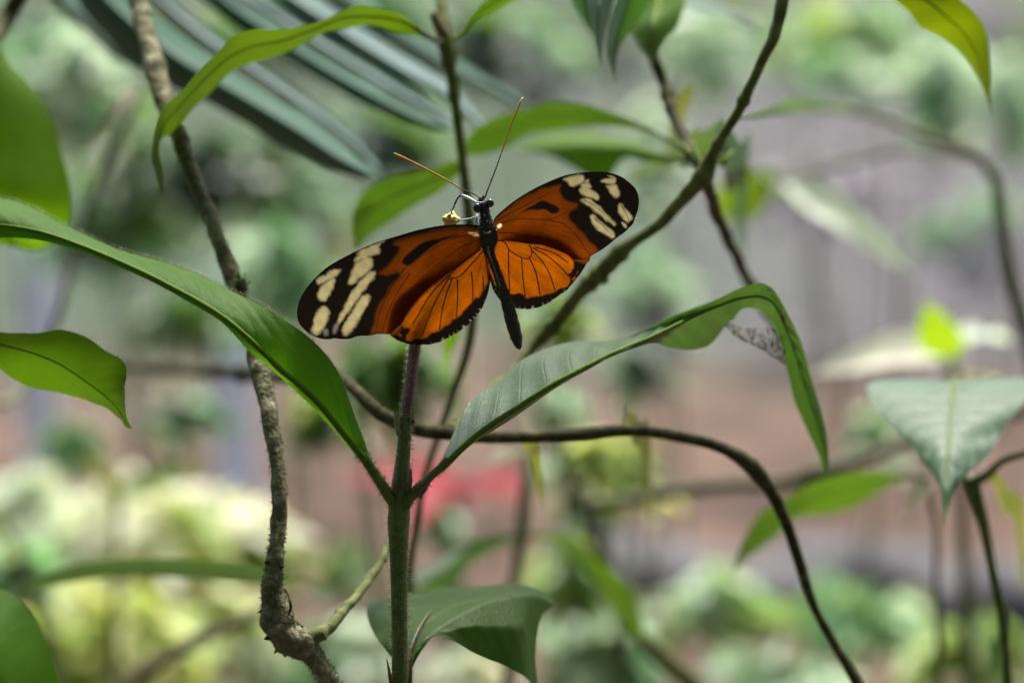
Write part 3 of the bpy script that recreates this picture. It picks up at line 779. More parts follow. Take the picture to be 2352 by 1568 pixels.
def arch_leaf():
    w = down_to_ground([(30, 1368, .76), (-30, 1420, .76), (-80, 1600, .77)])
    root = thing("arched_leaf_plant", "plant with one long narrow green leaf arched across the lower left, behind the mossy branch", "plant", w[-1])
    tube("stem", w, [.0012, .0016, .003, .004, .005], STEM_TOP, root, 30, 8, world_pts=True)
    leaf_loft("leaf", root, [[(32, 1364, .76), (85, 1330, .76), (135, 1307, .76), (203, 1290, .76), (271, 1283, .76), (372, 1281, .75), (474, 1283, .75), (575, 1296, .74), (643, 1313, .74), (711, 1332, .73), (765, 1358, .73)],
                             [(32, 1366, .76), (90, 1342, .75), (150, 1322, .745), (237, 1310, .74), (305, 1306, .74), (406, 1305, .73), (508, 1312, .73), (609, 1324, .725), (677, 1328, .725), (720, 1338, .725), (765, 1360, .73)],
                             [(32, 1368, .76), (101, 1349, .755), (169, 1336, .75), (237, 1326, .745), (305, 1323, .745), (406, 1326, .74), (508, 1336, .735), (609, 1340, .73), (677, 1336, .73), (725, 1343, .73), (765, 1362, .73)]],
              leaf_mat("leaf_greyed", (0.075, 0.14, 0.045), (0.10, 0.20, 0.035), .4, .5, 12, 2.0, spec=.2), 50, 9, rib=RIB, ribr=(0.00039, 0.00018), under=.012)
arch_leaf()

def palm():
    root = thing("palm_frond", "dark blue-green palm frond with long pointed leaflets slanting across the upper left", "palm frond", P(250, -160, .80))
    tube("rachis", [(40, -120, .78), (250, -140, .79), (480, -150, .80), (700, -160, .81), (950, -180, .82)], [.003, .0028, .0026, .0022, .0016], STEM_G, root, 30, 8)
    def leaflet(c, wid, d0, d1, lift=0.02, mat=None):
        c = np.array(c, float); n = len(c)
        t = np.gradient(c, axis=0); t /= np.linalg.norm(t, axis=1)[:, None]
        nn = np.stack([t[:, 1], -t[:, 0]], 1)          # towards upper right
        dd = np.linspace(d0, d1, n)
        w = np.interp(np.linspace(0, 1, n), np.linspace(0, 1, len(wid)), wid)
        up = [(c[i, 0] + nn[i, 0] * w[i] * .5, c[i, 1] + nn[i, 1] * w[i] * .5, dd[i] + lift * w[i] / 60) for i in range(n)]
        m1 = [(c[i, 0] + nn[i, 0] * w[i] * .04, c[i, 1] + nn[i, 1] * w[i] * .04, dd[i] - .001) for i in range(n)]
        lo = [(c[i, 0] - nn[i, 0] * w[i] * .5, c[i, 1] - nn[i, 1] * w[i] * .5, dd[i] + .006 * w[i] / 60) for i in range(n)]
        leaf_loft("leaflet", root, [up, m1, lo], mat, 40, 9, wave=.0004)
    leaflet([(150, -140), (235, -5), (390, 130), (545, 222), (685, 306), (788, 372), (868, 408)], [50, 110, 112, 92, 84, 60, 2], .78, .72, .01, G_PALM)
    leaflet([(240, -150), (350, -20), (470, 85), (590, 165), (710, 250), (800, 318), (872, 392)], [34, 50, 50, 44, 40, 28, 2], .80, .745, .05, G_PALM_SKY)
    leaflet([(330, -150), (450, -40), (600, 65), (745, 160), (870, 230), (965, 276), (1036, 298)], [34, 52, 56, 52, 44, 32, 2], .81, .75, .01, G_PALM)
    leaflet([(390, -150), (520, -40), (650, 45), (780, 128), (890, 195), (985, 252), (1042, 288)], [34, 50, 54, 50, 44, 32, 2], .82, .76, .05, G_PALM_SKY)
    leaflet([(500, -150), (610, -55), (730, 30), (835, 100), (940, 165), (1035, 222), (1112, 296)], [40, 56, 60, 58, 50, 38, 2], .83, .77, .05, G_PALM_SKY)
    leaflet([(600, -150), (720, -50), (840, 30), (960, 110), (1070, 175), (1180, 230), (1250, 290)], [36, 46, 50, 46, 36, 26, 2], .85, .82, .02, G_PALM)
    leaflet([(50, -120), (130, -20), (220, 70), (300, 140), (370, 190)], [30, 44, 44, 30, 2], .86, .82, .02, G_PALM)
palm()

# ------------------------------------------------------------------ near plants
def mossy_branch():
    pts = [(250, -160, .690), (312, -10, .682), (345, 110, .672), (372, 215, .664), (410, 310, .658), (450, 420, .652), (495, 530, .645), (535, 640, .640), (572, 760, .632), (598, 850, .628),
           (620, 960, .624), (636, 1060, .622), (641, 1140, .620), (640, 1190, .620), (636, 1245, .618), (630, 1300, .617), (626, 1355, .616), (632, 1397, .616), (648, 1444, .616), (676, 1471, .616), (707, 1491, .617), (729, 1521, .618), (760, 1567, .620), (840, 1690, .625)]
    w = down_to_ground(pts, .06)
    rad = np.array([27, 26, 25, 28, 22, 19, 20, 21, 21, 23, 20, 17.5, 17, 17, 17.5, 20, 26, 31, 37, 36, 28, 24, 23, 24, 30, 40]) * U
    root = thing("mossy_branch", "knobbly grey-brown mossy branch running down the left third of the picture", "branch", w[-1])
    br = tube("branch_wood", w[:24], rad[:24], BARK_M, root, 520, 28, rough=.075, seed=4, world_pts=True, nodes=[(.21, .22, .012), (.48, .15, .01), (.765, .12, .006), (.80, .1, .006), (.855, .18, .012), (.885, .15, .008)])
    tube("lower_wood", w[22:], rad[22:], BARK_M, root, 30, 12, world_pts=True)
    tw = [(700, 1482, .616), (718, 1464, .617), (735, 1452, .618), (750, 1444, .619), (787, 1405, .624), (829, 1355, .630), (865, 1305, .638), (892, 1252, .645), (915, 1190, .652), (930, 1130, .66)]
    tube("side_twig", tw, np.array([15, 18, 19, 15, 11.5, 11, 11, 10, 9, 8]) * U, TWIG_L, root, 120, 12, wig=.0003, rough=.06, seed=6)
    # bark flakes, thorns and moss tufts around the swollen knot
    rs = np.random.RandomState(8)
    fl = [(607, 1385, 9, (-1, -.4)), (600, 1402, 11, (-1, .5)), (612, 1465, 8, (-1, .3)), (636, 1492, 13, (-.7, .9)), (655, 1503, 7, (.1, 1)), (692, 1440, 9, (.8, -.6)),
          (648, 1300, 6, (.9, -.4)), (612, 1290, 6, (-1, 0)), (748, 1462, 10, (.2, 1))]
    for (x, y, l, dv) in fl:
        p = P(x, y, .6155); e = P(x + dv[0] * l, y + dv[1] * l, .6145)
        tube("bark_flake", [p - (e - p) * .9, p, e - (e - p) * .25], [.0008, .0005, .00006], BARK_D, root, 6, 6, world_pts=True)
    # loose tendril at the right of the knot
    tube("tendril", [(655, 1352, .614), (664, 1370, .612), (668, 1392, .611), (662, 1412, .613)], [.0003, .0003, .0004, .0002], BARK_D, root, 14, 6)
    mb = MB()
    c = spline(w[:24], 520); t, N, B = frames(c)
    s_ = np.concatenate([[0], np.cumsum(np.linalg.norm(np.diff(w[:24], axis=0), axis=1))]); s_ /= s_[-1]
    for k in range(2600):
        i = int(np.clip(rs.normal(440, 32), 60, 519)) if rs.rand() < .55 else rs.randint(60, 519)
        a = rs.rand() * 6.28
        r0 = np.interp(i / 519, s_, rad[:24])
        rd = math.cos(a) * N[i] + math.sin(a) * B[i]
        hair_geo(mb, [c[i] + rd * r0 * .98], [rd + rs.randn(3) * .6], [rs.uniform(.0004, .0011)], .00014)
    # small moss cushion
    for k in range(260):
        p = P(552 + rs.randn() * 7, 655 + rs.randn() * 9, .636 + rs.randn() * .0008)
        hair_geo(mb, [p], [rs.randn(3) + np.array([.6, 0, .2])], [rs.uniform(.0006, .0016)], .0002)
    o = mb.build("moss", MOSS, root); o["kind"] = "stuff"
mossy_branch()

def twining_shrub():
    """diagonal branch, its crossing side branch, the level vine and their leaves"""
    diag = [(1880, -200, .648), (1800, -8, .642), (1779, 68, .642), (1745, 152, .643), (1711, 220, .645), (1681, 288, .647), (1640, 355, .650), (1613, 406, .652), (1583, 443, .655), (1540, 487, .658), (1470, 546, .662), (1405, 600, .667), (1345, 665, .672), (1290, 722, .676), (1230, 792, .68), (1160, 870, .675), (1090, 940, .660), (1030, 985, .648)]
    rad = np.array([14, 12, 15, 13, 12, 12, 14, 21, 18, 15, 15, 18, 18, 17, 16, 13, 11, 11]) * U
    vine = [(2100, 1800, .675), (1975, 1575, .668), (1920, 1480, .667), (1875, 1400, .666), (1840, 1300, .665), (1805, 1200, .664), (1760, 1115, .663), (1710, 1060, .662), (1655, 1030, .661), (1560, 1006, .660), (1450, 990, .658), (1330, 996, .656), (1200, 1000, .653), (1100, 1000, .650), (1030, 992, .648), (965, 986, .646), (890, 960, .645), (820, 900, .650), (780, 868, .66), (700, 862, .70), (600, 862, .76), (500, 856, .82), (400, 850, .88), (300, 845, .92), (250, 838, .95)]
    vr = np.array([16, 14, 12, 11, 12, 12, 11, 13, 10, 10, 14, 13, 13, 15, 17, 17, 16, 15, 15, 16, 16, 16, 17, 20, 18]) * U
    w = PP(vine)
    g = np.array([w[0][0] + .08, w[0][1] + .02, -.01])
    w = np.vstack([g, (g + w[0]) / 2 + np.array([.02, 0, 0]), w]); vr = np.concatenate([[.004, .0025], vr * 1.18])
    root = thing("twining_shrub", "thin dark twining shrub: level vine under the butterfly and diagonal branch at right", "shrub", g)
    tube("vine_stem", w, vr, BARK_D, root, 420, 12, wig=.0005, rough=.07, seed=2, world_pts=True, nodes=[(.37, .55, .006), (.445, .35, .008), (.535, .35, .012)])
    tube("diagonal_branch", diag, rad, TWIG_G, root, 300, 12, wig=.0005, rough=.06, seed=3, nodes=[(.13, .35, .02), (.36, .3, .02), (.56, .3, .03)])
    tube("crossing_branch", [(1492, 90, .70), (1506, 150, .70), (1516, 175, .70), (1541, 244, .695), (1574, 322, .688), (1594, 360, .68), (1616, 405, .668), (1640, 470, .685), (1680, 570, .71), (1722, 650, .73), (1790, 770, .75), (1850, 900, .78)],
         np.array([10, 14, 14, 14, 13, 13, 15, 15, 13, 12, 11, 9]) * U, BARK_D, root, 200, 10, wig=.0004, rough=.06, seed=5)
    # leaves at the top of the crossing branch
    leaf_loft("leaf", root, [[(1506, 150, .70), (1486, 128, .70), (1462, 98, .705), (1450, 70, .71), (1470, 10, .72), (1490, -60, .73)],
                             [(1507, 150, .70), (1498, 110, .69), (1500, 70, .69), (1508, 20, .70), (1520, -40, .71), (1530, -80, .72)],
                             [(1508, 150, .70), (1512, 116, .70), (1524, 94, .70), (1552, 66, .705), (1570, 20, .71), (1575, -60, .73)]], G_BRIGHT, 30, 11, rib=RIB, ribr=(.0005, .0002))
    leaf_loft("leaf", root, [[(1500, -120, .66), (1432, -30, .67), (1400, 45, .675), (1392, 100, .675), (1401, 150, .67), (1416, 188, .665)],
                             [(1505, -120, .66), (1462, -30, .665), (1430, 45, .668), (1410, 105, .668), (1408, 150, .667), (1416, 189, .665)],
                             [(1512, -120, .66), (1500, -12, .67), (1458, 60, .675), (1426, 106, .675), (1415, 150, .67), (1417, 190, .665)]], G_DARK, 30, 11, rib=RIB, ribr=(0.00033, 0.00012))
    leaf_loft("leaf", root, [[(1370, -110, .665), (1352, -30, .665), (1350, 10, .662), (1361, 68, .66), (1372, 120, .657), (1379, 152, .655)],
                             [(1390, -110, .66), (1380, -30, .655), (1376, 20, .652), (1374, 70, .652), (1376, 118, .653), (1379, 153, .655)],
                             [(1412, -110, .665), (1414, -20, .664), (1402, 30, .662), (1388, 88, .66), (1382, 125, .657), (1380, 154, .655)]], G_SILVER, 26, 9, rib=RIB, ribr=(0.00028, 0.00012))
    leaf_loft("leaf", root, [[(1300, -70, .70), (1316, 10, .70), (1340, 50, .70), (1366, 88, .70)],
                             [(1340, -70, .69), (1344, 0, .69), (1352, 40, .69), (1368, 90, .70)],
                             [(1380, -70, .70), (1376, 0, .70), (1372, 50, .70), (1369, 92, .70)]], G_DARK, 20, 9, rib=RIB, ribr=(0.00028, 0.00012))
    tube("overhead_twig", [(1350, -140, .69), (1430, -130, .68), (1520, -120, .68), (1640, -150, .68), (1880, -200, .648)], [.0008, .001, .0012, .0014, .0014], TWIG_G, root, 30, 8)
    # pale leaf crossing behind the diagonal branch
    leaf_loft("leaf", root, [[(1480, -60, .86), (1560, -30, .86), (1640, 8, .86), (1708, 44, .85), (1752, 80, .84)],
                             [(1480, -40, .84), (1560, -5, .84), (1630, 24, .84), (1700, 50, .84), (1753, 81, .84)],
                             [(1480, -10, .83), (1550, 18, .83), (1622, 36, .83), (1692, 55, .84), (1754, 82, .84)]], G_SILVER, 26, 9, rib=RIB, ribr=(0.00033, 0.00012))
    # leaf between central stem and diagonal branch
    leaf_loft("leaf", root, [[(1594, 362, .685), (1541, 322, .70), (1456, 278, .715), (1400, 258, .72), (1338, 238, .72), (1280, 234, .72), (1219, 246, .725), (1151, 266, .73), (1090, 298, .735), (1060, 345, .74)],
                             [(1594, 363, .685), (1541, 326, .70), (1448, 285, .71), (1390, 274, .712), (1330, 264, .715), (1275, 266, .715), (1210, 280, .72), (1150, 302, .725), (1095, 326, .73), (1060, 350, .74)],
                             [(1594, 364, .685), (1541, 329, .70), (1440, 291, .72), (1371, 290, .73), (1320, 294, .735), (1270, 300, .735), (1205, 314, .74), (1165, 338, .74), (1110, 356, .74), (1062, 358, .74)]], G_UNDER2, 50, 13, rib=RIB, ribr=(0.00049, 0.00018), quilt=.0004, under=.009)
    # bent leaf behind the right wing: pale upper side, green underside
    leaf_loft("leaf", root, [[(1600, 372, .70), (1500, 345, .74), (1420, 318, .77), (1330, 302, .79), (1240, 312, .80), (1180, 338, .80)],
                             [(1600, 374, .70), (1500, 352, .73), (1420, 336, .75), (1350, 334, .76), (1290, 336, .77), (1190, 346, .79)],
                             [(1600, 376, .70), (1490, 372, .735), (1423, 372, .75), (1390, 420, .755), (1340, 400, .76), (1300, 345, .77)]], G_BRIGHT, 36, 13, rib=RIB, ribr=(0.00039, 0.00012))
    # young lime leaves around the knot
    for (b, tpt, wd, nm, key) in (((1622, 398, .66), (1606, 262, .86), 66, (.3, -1, .4), 'lime'), ((1628, 392, .66), (1664, 300, .86), 50, (-.5, -1, .5), 'lime'),
                                  ((1648, 492, 1.0), (1796, 388, 1.0), 112, (-.1, -1, .15), 'lime'), ((1640, 400, .66), (1735, 330, .90), 60, (0, -.6, 1), 'silver'), ((1545, 250, .695), (1590, 190, .85), 50, (0, -1, .4), 'olive')):
        quick_leaf(root, b, tpt, wd, key, nm, 1, NEAR)
    tube('leaf_stalk', [(1625, 430, .668), (1632, 470, .85), (1648, 492, 1.0)], [.0007, .0006, .0005], TWIG_G, root, 12, 6)
    quick_leaf(root, (1190, 1000, .653), (1262, 1050, .70), 34, 'olive', (0, -.4, 1), 0, NEAR)
    quick_leaf(root, (1425, 990, .658), (1520, 940, .78), 40, 'olive', (0, -.4, 1), 0, NEAR)
    # narrow leaf seen edge-on arching to the right
    leaf_loft("leaf", root, [[(1690, 272, .647), (1730, 262, .70), (1790, 240, .78), (1818, 230, .82), (1877, 236, .85), (1950, 246, .87)],
                             [(1690, 274, .647), (1735, 266, .70), (1795, 252, .775), (1830, 244, .81), (1880, 246, .84), (1950, 252, .87)],
                             [(1690, 276, .647), (1738, 272, .71), (1800, 262, .78), (1850, 256, .82), (1890, 254, .85), (1950, 256, .88)]], G_BRIGHT, 26, 7)
twining_shrub()

def arching_twig():
    w = down_to_ground([(1790, 246, .92), (1877, 247, .91), (1962, 255, .90), (2030, 271, .90), (2097, 303, .89), (2199, 338, .88), (2262, 368, .88), (2290, 425, .88), (2300, 520, .88), (2318, 620, .88), (2352, 745, .88), (2420, 1000, .88), (2470, 1600, .88)])
    root = thing("arching_twig", "blurred grey-green twig arching across the upper right and down the right edge", "twig", w[-1])
    tube("twig_wood", w, [.0008, .0012, .0014, .0016, .0018, .002, .0022, .0024, .0026, .003, .0032, .0034, .004, .005, .006], BARK_P, root, 120, 10, world_pts=True)
    quick_leaf(root, (1800, 418, 1.0), (2100, 575, .97), 78, 'pale', (-.1, -1, .8), 0)
    tube("leaf_stalk", [(2255, 365, .88), (2150, 350, .93), (1960, 370, 1.0), (1800, 418, 1.0)], [.001, .0008, .0008, .0008], BARK_G, root, 20, 6)
arching_twig()

def central_shrub():
    pts = [(1012, -180, .70), (1012, -40, .695), (1014, 40, .69), (1024, 95, .688), (1034, 150, .688), (1046, 240, .688), (1058, 330, .688), (1070, 420, .688), (1080, 500, .688), (1088, 600, .69), (1087, 700, .692), (1080, 770, .694), (1062, 840, .697), (1038, 910, .70), (1012, 990, .705), (985, 1065, .71), (960, 1180, .72), (930, 1600, .74)]
    w = down_to_ground(pts)
    root = thing("slender_shrub", "slender green shrub stem behind the butterfly, with paired leaves near the top", "shrub", w[-1])
    rad = np.array([16, 15, 16, 26, 17, 15, 14, 15, 17, 14, 13, 13, 12, 11, 11, 11, 12, 18, 26, 40]) * U
    tube("stem", w, rad, TWIG_G, root, 260, 12, wig=.0003, rough=.06, seed=9, world_pts=True)
    tube("bud_stub", [(1020, 80, .688), (1004, 52, .684), (994, 30, .682)], np.array([14, 11, 8]) * U, SCALE_B, root, 10, 8)
    tube("leaf_stalk", [(1020, 100, .688), (998, 92, .682), (975, 78, .676), (950, 62, .672)], np.array([9, 8, 8, 6]) * U, STEM_TOP, root, 14, 8)
    leaf_loft("leaf", root, [[(985, 82, .678), (950, 48, .674), (900, 27, .67), (850, 18, .668), (796, 17, .665), (711, 56, .662), (643, 68, .66), (575, 75, .658), (535, 85, .656), (491, 125, .655), (440, 179, .652), (406, 217, .65), (379, 244, .648), (367, 280, .647), (354, 325, .646), (348, 366, .646), (357, 400, .646), (366, 442, .646)],
                             [(985, 86, .678), (948, 60, .668), (900, 44, .662), (850, 38, .658), (796, 40, .655), (711, 72, .651), (640, 96, .649), (575, 108, .647), (532, 128, .646), (482, 170, .645), (432, 222, .644), (398, 262, .644), (377, 284, .645), (369, 300, .645), (361, 340, .645), (357, 375, .645), (365, 408, .645), (368, 443, .646)],
                             [(985, 92, .678), (945, 80, .674), (900, 68, .67), (850, 60, .668), (796, 68, .664), (711, 90, .66), (633, 130, .658), (575, 147, .656), (528, 174, .654), (474, 218, .652), (426, 268, .65), (394, 308, .648), (374, 322, .647), (370, 335, .646), (367, 356, .646), (371, 389, .646), (374, 425, .646), (370, 444, .646)]],
              leaf_mat("leaf_backlit", (0.06, 0.11, 0.009), (0.068, 0.13, 0.002), .5, .5, 13, 2.0, spec=.15), 90, 13, rib=RIB, ribr=(0.00049, 0.00018), wave=.0004, seed=4, under=.010)
    leaf_loft("leaf", root, [[(1036, 88, .686), (1060, 70, .68), (1084, 34, .675), (1111, 5, .672), (1150, -22, .67), (1200, -45, .668)],
                             [(1036, 90, .686), (1062, 76, .678), (1086, 43, .67), (1116, 18, .666), (1158, -8, .664), (1206, -30, .664)],
                             [(1036, 92, .686), (1064, 80, .68), (1089, 52, .675), (1119, 34, .672), (1168, 10, .67), (1212, -12, .668)]], G_UNDER, 26, 9, rib=RIB, ribr=(0.00049, 0.00024), under=.006)
    leaf_loft("leaf", root, [[(1072, 372, .69), (1040, 370, .69), (1016, 380, .70), (948, 397, .71), (881, 412, .72), (832, 444, .725), (812, 482, .73), (808, 525, .735), (815, 572, .74)],
                             [(1072, 378, .69), (1035, 392, .69), (1000, 410, .695), (940, 435, .70), (885, 462, .71), (850, 490, .715), (830, 520, .725), (822, 545, .73), (816, 574, .74)],
                             [(1072, 384, .69), (1046, 408, .70), (1010, 440, .71), (950, 474, .72), (900, 508, .725), (866, 530, .73), (845, 548, .735), (830, 562, .74), (817, 576, .74)]], G_UNDER2, 40, 13, rib=RIB, ribr=(0.00049, 0.00018), quilt=.0003, under=.009)
    quick_leaf(root, (1080, 470, .688), (1112, 420, .70), 22, 'olive', (-.2, -1, .4), 0, NEAR)
    quick_leaf(root, (1086, 720, .692), (1000, 745, .74), 50, 'bright', (0, -.5, 1), 0, NEAR)
central_shrub()

def left_edge_shrub():
    w = down_to_ground([(-170, 100, .66), (-160, 400, .65), (-165, 760, .64), (-160, 1200, .64), (-150, 1600, .64)])
    root = thing("edge_shrub", "shrub beyond the left edge reaching in with broad green leaves", "shrub", w[-1])
    tube("stem", w, [.002, .002, .0025, .003, .003, .004, .005], TWIG_G, root, 40, 8, world_pts=True)
    tube("leaf_stalk", [(-170, 110, .66), (-120, 20, .69), (-70, -40, .70)], [.001, .0009, .0008], STEM_TOP, root, 10, 6)
    leaf_loft("leaf", root, [[(-70, -40, .70), (-30, 40, .70), (0, 100, .70), (22, 146, .70), (61, 186, .70), (95, 230, .70), (122, 288, .70), (142, 355, .70), (159, 423, .70), (163, 474, .70), (150, 530, .70), (60, 575, .70), (36, 566, .70)],
                             [(-72, -40, .70), (-70, 60, .69), (-60, 150, .69), (-50, 250, .69), (-35, 350, .69), (-10, 450, .69), (5, 500, .695), (15, 530, .70), (28, 555, .70), (33, 562, .70), (35, 564, .70), (36, 565, .70), (36, 566, .70)],
                             [(-74, -40, .70), (-140, 60, .70), (-180, 160, .70), (-190, 280, .70), (-170, 390, .70), (-120, 480, .70), (-70, 530, .70), (-30, 555, .70), (0, 562, .70), (15, 564, .70), (25, 565, .70), (32, 566, .70), (36, 567, .70)]], G_BRIGHT, 40, 15, rib=RIB, ribr=(0.00049, 0.00018))
    root.children[-1]["label"] = "large out-of-focus saturated green leaf at the upper left edge"
    tube("leaf_stalk", [(-165, 770, .64), (-140, 770, .632), (-110, 772, .625)], [.0011, .001, .0009], STEM_TOP, root, 10, 6)
    e = {}
    lf = leaf_loft("leaf", root, [[(-110, 768, .625), (-60, 752, .626), (0, 763, .628), (68, 764, .63), (146, 760, .63), (187, 770, .629), (238, 801, .627), (284, 832, .625), (291, 856, .622), (285, 887, .62), (286, 920, .618), (294, 960, .616), (302, 983, .615)],
                             [(-110, 772, .625), (-60, 775, .618), (0, 791, .617), (68, 808, .617), (135, 835, .617), (170, 857, .617), (203, 880, .617), (230, 900, .616), (254, 921, .616), (268, 937, .616), (280, 953, .616), (292, 970, .616), (302, 983, .615)],
                             [(-110, 776, .625), (-60, 812, .622), (0, 849, .623), (51, 880, .624), (102, 896, .624), (152, 907, .624), (203, 920, .622), (222, 926, .621), (238, 934, .62), (256, 947, .619), (272, 961, .618), (289, 977, .616), (302, 984, .615)]], G_UNDER, 70, 21, rib=RIB, ribr=(0.00039, 0.00012), quilt=.0003, wave=.0002, edge_out=e, under=.008)
    lf["label"] = "bright green drip-tipped leaf at the left edge under the big hairy leaf"
    L0 = e["grid"][:, 0]
    hairs_on_edge("leaf_hair", L0, np.tile(UP, (len(L0), 1)), 320, .0010, .00003, HAIR, lf, 5)
    tube("leaf_stalk", [(-160, 1230, .64), (-130, 1300, .63), (-100, 1330, .62)], [.0012, .001, .0009], STEM_TOP, root, 10, 6)
    lf = leaf_loft("leaf", root, [[(-100, 1330, .62), (-40, 1340, .64), (0, 1353, .65), (22, 1359, .65), (52, 1383, .65), (75, 1413, .65), (102, 1457, .65), (119, 1508, .65), (136, 1564, .65), (150, 1640, .65), (150, 1720, .65)],
                             [(-100, 1332, .62), (-90, 1380, .63), (-80, 1420, .63), (-70, 1460, .63), (-50, 1500, .632), (-30, 1530, .635), (0, 1570, .638), (30, 1610, .64), (70, 1650, .645), (110, 1690, .65), (150, 1721, .65)],
                             [(-100, 1334, .62), (-150, 1420, .64), (-170, 1500, .64), (-160, 1560, .64), (-130, 1620, .64), (-90, 1660, .64), (-40, 1690, .645), (0, 1705, .65), (50, 1715, .65), (100, 1720, .65), (150, 1722, .65)]], G_MAIN, 40, 15, rib=RIB, ribr=(0.00049, 0.00018), quilt=.0005)
    lf["label"] = "dark green leaf in the bottom left corner"
left_edge_shrub()

def hanging_leaf():
    root = thing("hanging_leaf", "yellow-green pointed leaf hanging into the top right corner", "leaf", P(2080, -150, .67))
    tube("leaf_stalk", [(2060, -260, .68), (2070, -200, .675), (2085, -130, .67)], [.0012, .001, .001], TWIG_G, root, 12, 6)
    leaf_loft("blade", root, [[(2083, -130, .67), (2020, -60, .672), (2046, -6, .67), (2084, 24, .668), (2114, 61, .667), (2165, 88, .667), (2216, 132, .666), (2250, 186, .666), (2266, 226, .665), (2278, 262, .664)],
                              [(2085, -130, .67), (2105, -60, .66), (2131, 0, .657), (2158, 24, .656), (2182, 46, .656), (2212, 74, .657), (2236, 110, .658), (2257, 165, .66), (2269, 212, .663), (2278, 263, .664)],
                              [(2087, -130, .67), (2160, -70, .67), (2199, -6, .668), (2233, 24, .667), (2260, 61, .666), (2269, 95, .666), (2273, 130, .666), (2275, 170, .666), (2274, 215, .665), (2279, 264, .664)]],
              leaf_mat("leaf_yellowgreen", (0.095, 0.14, 0.006), (0.13, 0.19, 0.001), .5, .5, 12, 2.0, blem=.35, spec=.2), 50, 15, rib=RIB, ribr=(0.00044, 0.00012), quilt=.0003, under=-.006)
hanging_leaf()

def silvery_plant():
    pts = [(2232, 1098, .70), (2240, 1125, .70), (2253, 1176, .70), (2273, 1278, .70), (2290, 1360, .70), (2300, 1400, .70), (2310, 1460, .70), (2314, 1575, .70), (2318, 1650, .70)]
    w = down_to_ground(pts)
    root = thing("broad_leaf_plant", "plant at the right edge with one broad silvery-green pointed leaf hanging tip down", "plant", w[-1])
    tube("stem", w, np.array([20, 20, 15, 13, 13, 17, 15, 14, 15, 22, 34]) * U, TWIG_G, root, 90, 10, rough=.04, world_pts=True)
    tube("side_stem", [(2240, 1105, .70), (2262, 1092, .70), (2300, 1060, .70), (2360, 1040, .70), (2440, 1000, .70)], np.array([13, 10, 9, 9, 10]) * U, TWIG_G, root, 30, 8)
    tube("leaf_stalk", [(2236, 1115, .702), (2215, 1060, .72), (2196, 960, .725), (2192, 880, .72), (2190, 874, .7095)], np.array([10, 9, 8, 8, 7]) * U, STEM_TOP, root, 30, 8)
    lf = leaf_loft("leaf", root, [[(2180, 874, 0.7138), (2060, 870, 0.7138), (1994, 880, 0.7103), (2003, 920, 0.7035), (2030, 961, 0.6972), (2064, 995, 0.6918), (2097, 1028, 0.6873), (2112, 1051, 0.6846), (2138, 1082, 0.6810), (2158, 1109, 0.6783), (2162, 1143, 0.6756), (2168, 1200, 0.6720)],
                             [(2190, 874, 0.7094), (2190, 884, 0.7062), (2188, 905, 0.7035), (2186, 935, 0.6981), (2184, 965, 0.6927), (2181, 1000, 0.6873), (2178, 1035, 0.6828), (2176, 1065, 0.6801), (2174, 1095, 0.6779), (2172, 1125, 0.6756), (2170, 1155, 0.6743), (2168, 1201, 0.6720)],
                             [(2200, 874, 0.7138), (2330, 866, 0.7138), (2390, 872, 0.7103), (2372, 900, 0.7035), (2338, 944, 0.6972), (2300, 994, 0.6918), (2284, 1022, 0.6873), (2267, 1048, 0.6846), (2233, 1078, 0.6810), (2200, 1109, 0.6783), (2185, 1140, 0.6756), (2169, 1202, 0.6720)]], G_SILVER, 70, 25, rib=RIB, ribr=(0.00055, 0.00018), quilt=.0006, veins=10, slant=2.6)
    quick_leaf(root, (2255, 1110, .70), (2420, 1170, .80), 34, 'olive', (0, -.4, 1), 0, NEAR)
silvery_plant()

def mid_leaf():
    w = down_to_ground([(2078, 1092, .80), (2130, 1096, .82), (2150, 1150, .83), (2150, 1300, .84), (2160, 1600, .86)])
    root = thing("single_leaf_sprig", "sprig with one soft green leaf pointing down left, behind the thin vine at lower right", "sprig", w[-1])
    tube("stem", w, [.001, .0012, .0012, .0013, .0016, .003, .004], STEM_TOP, root, 40, 8, world_pts=True)
    leaf_loft("leaf", root, [[(2080, 1090, .80), (2030, 1084, .79), (1962, 1084, .785), (1894, 1098, .78), (1843, 1119, .775), (1793, 1152, .77), (1745, 1178, .765), (1708, 1237, .76), (1682, 1310, .755)],
                             [(2080, 1092, .80), (2022, 1100, .785), (1960, 1112, .775), (1900, 1132, .77), (1846, 1152, .765), (1798, 1182, .76), (1752, 1216, .756), (1715, 1260, .754), (1684, 1312, .755)],
                             [(2080, 1095, .80), (2014, 1132, .785), (1962, 1164, .78), (1894, 1181, .775), (1828, 1192, .77), (1794, 1222, .765), (1744, 1262, .76), (1706, 1288, .757), (1686, 1313, .755)]], G_UNDER3, 40, 13, rib=RIB, ribr=(0.00049, 0.00018), under=.012)
    quick_leaf(root, (2130, 1098, .82), (2090, 1165, .80), 30, 'olive', (0, -1, .5), 0, NEAR)
mid_leaf()

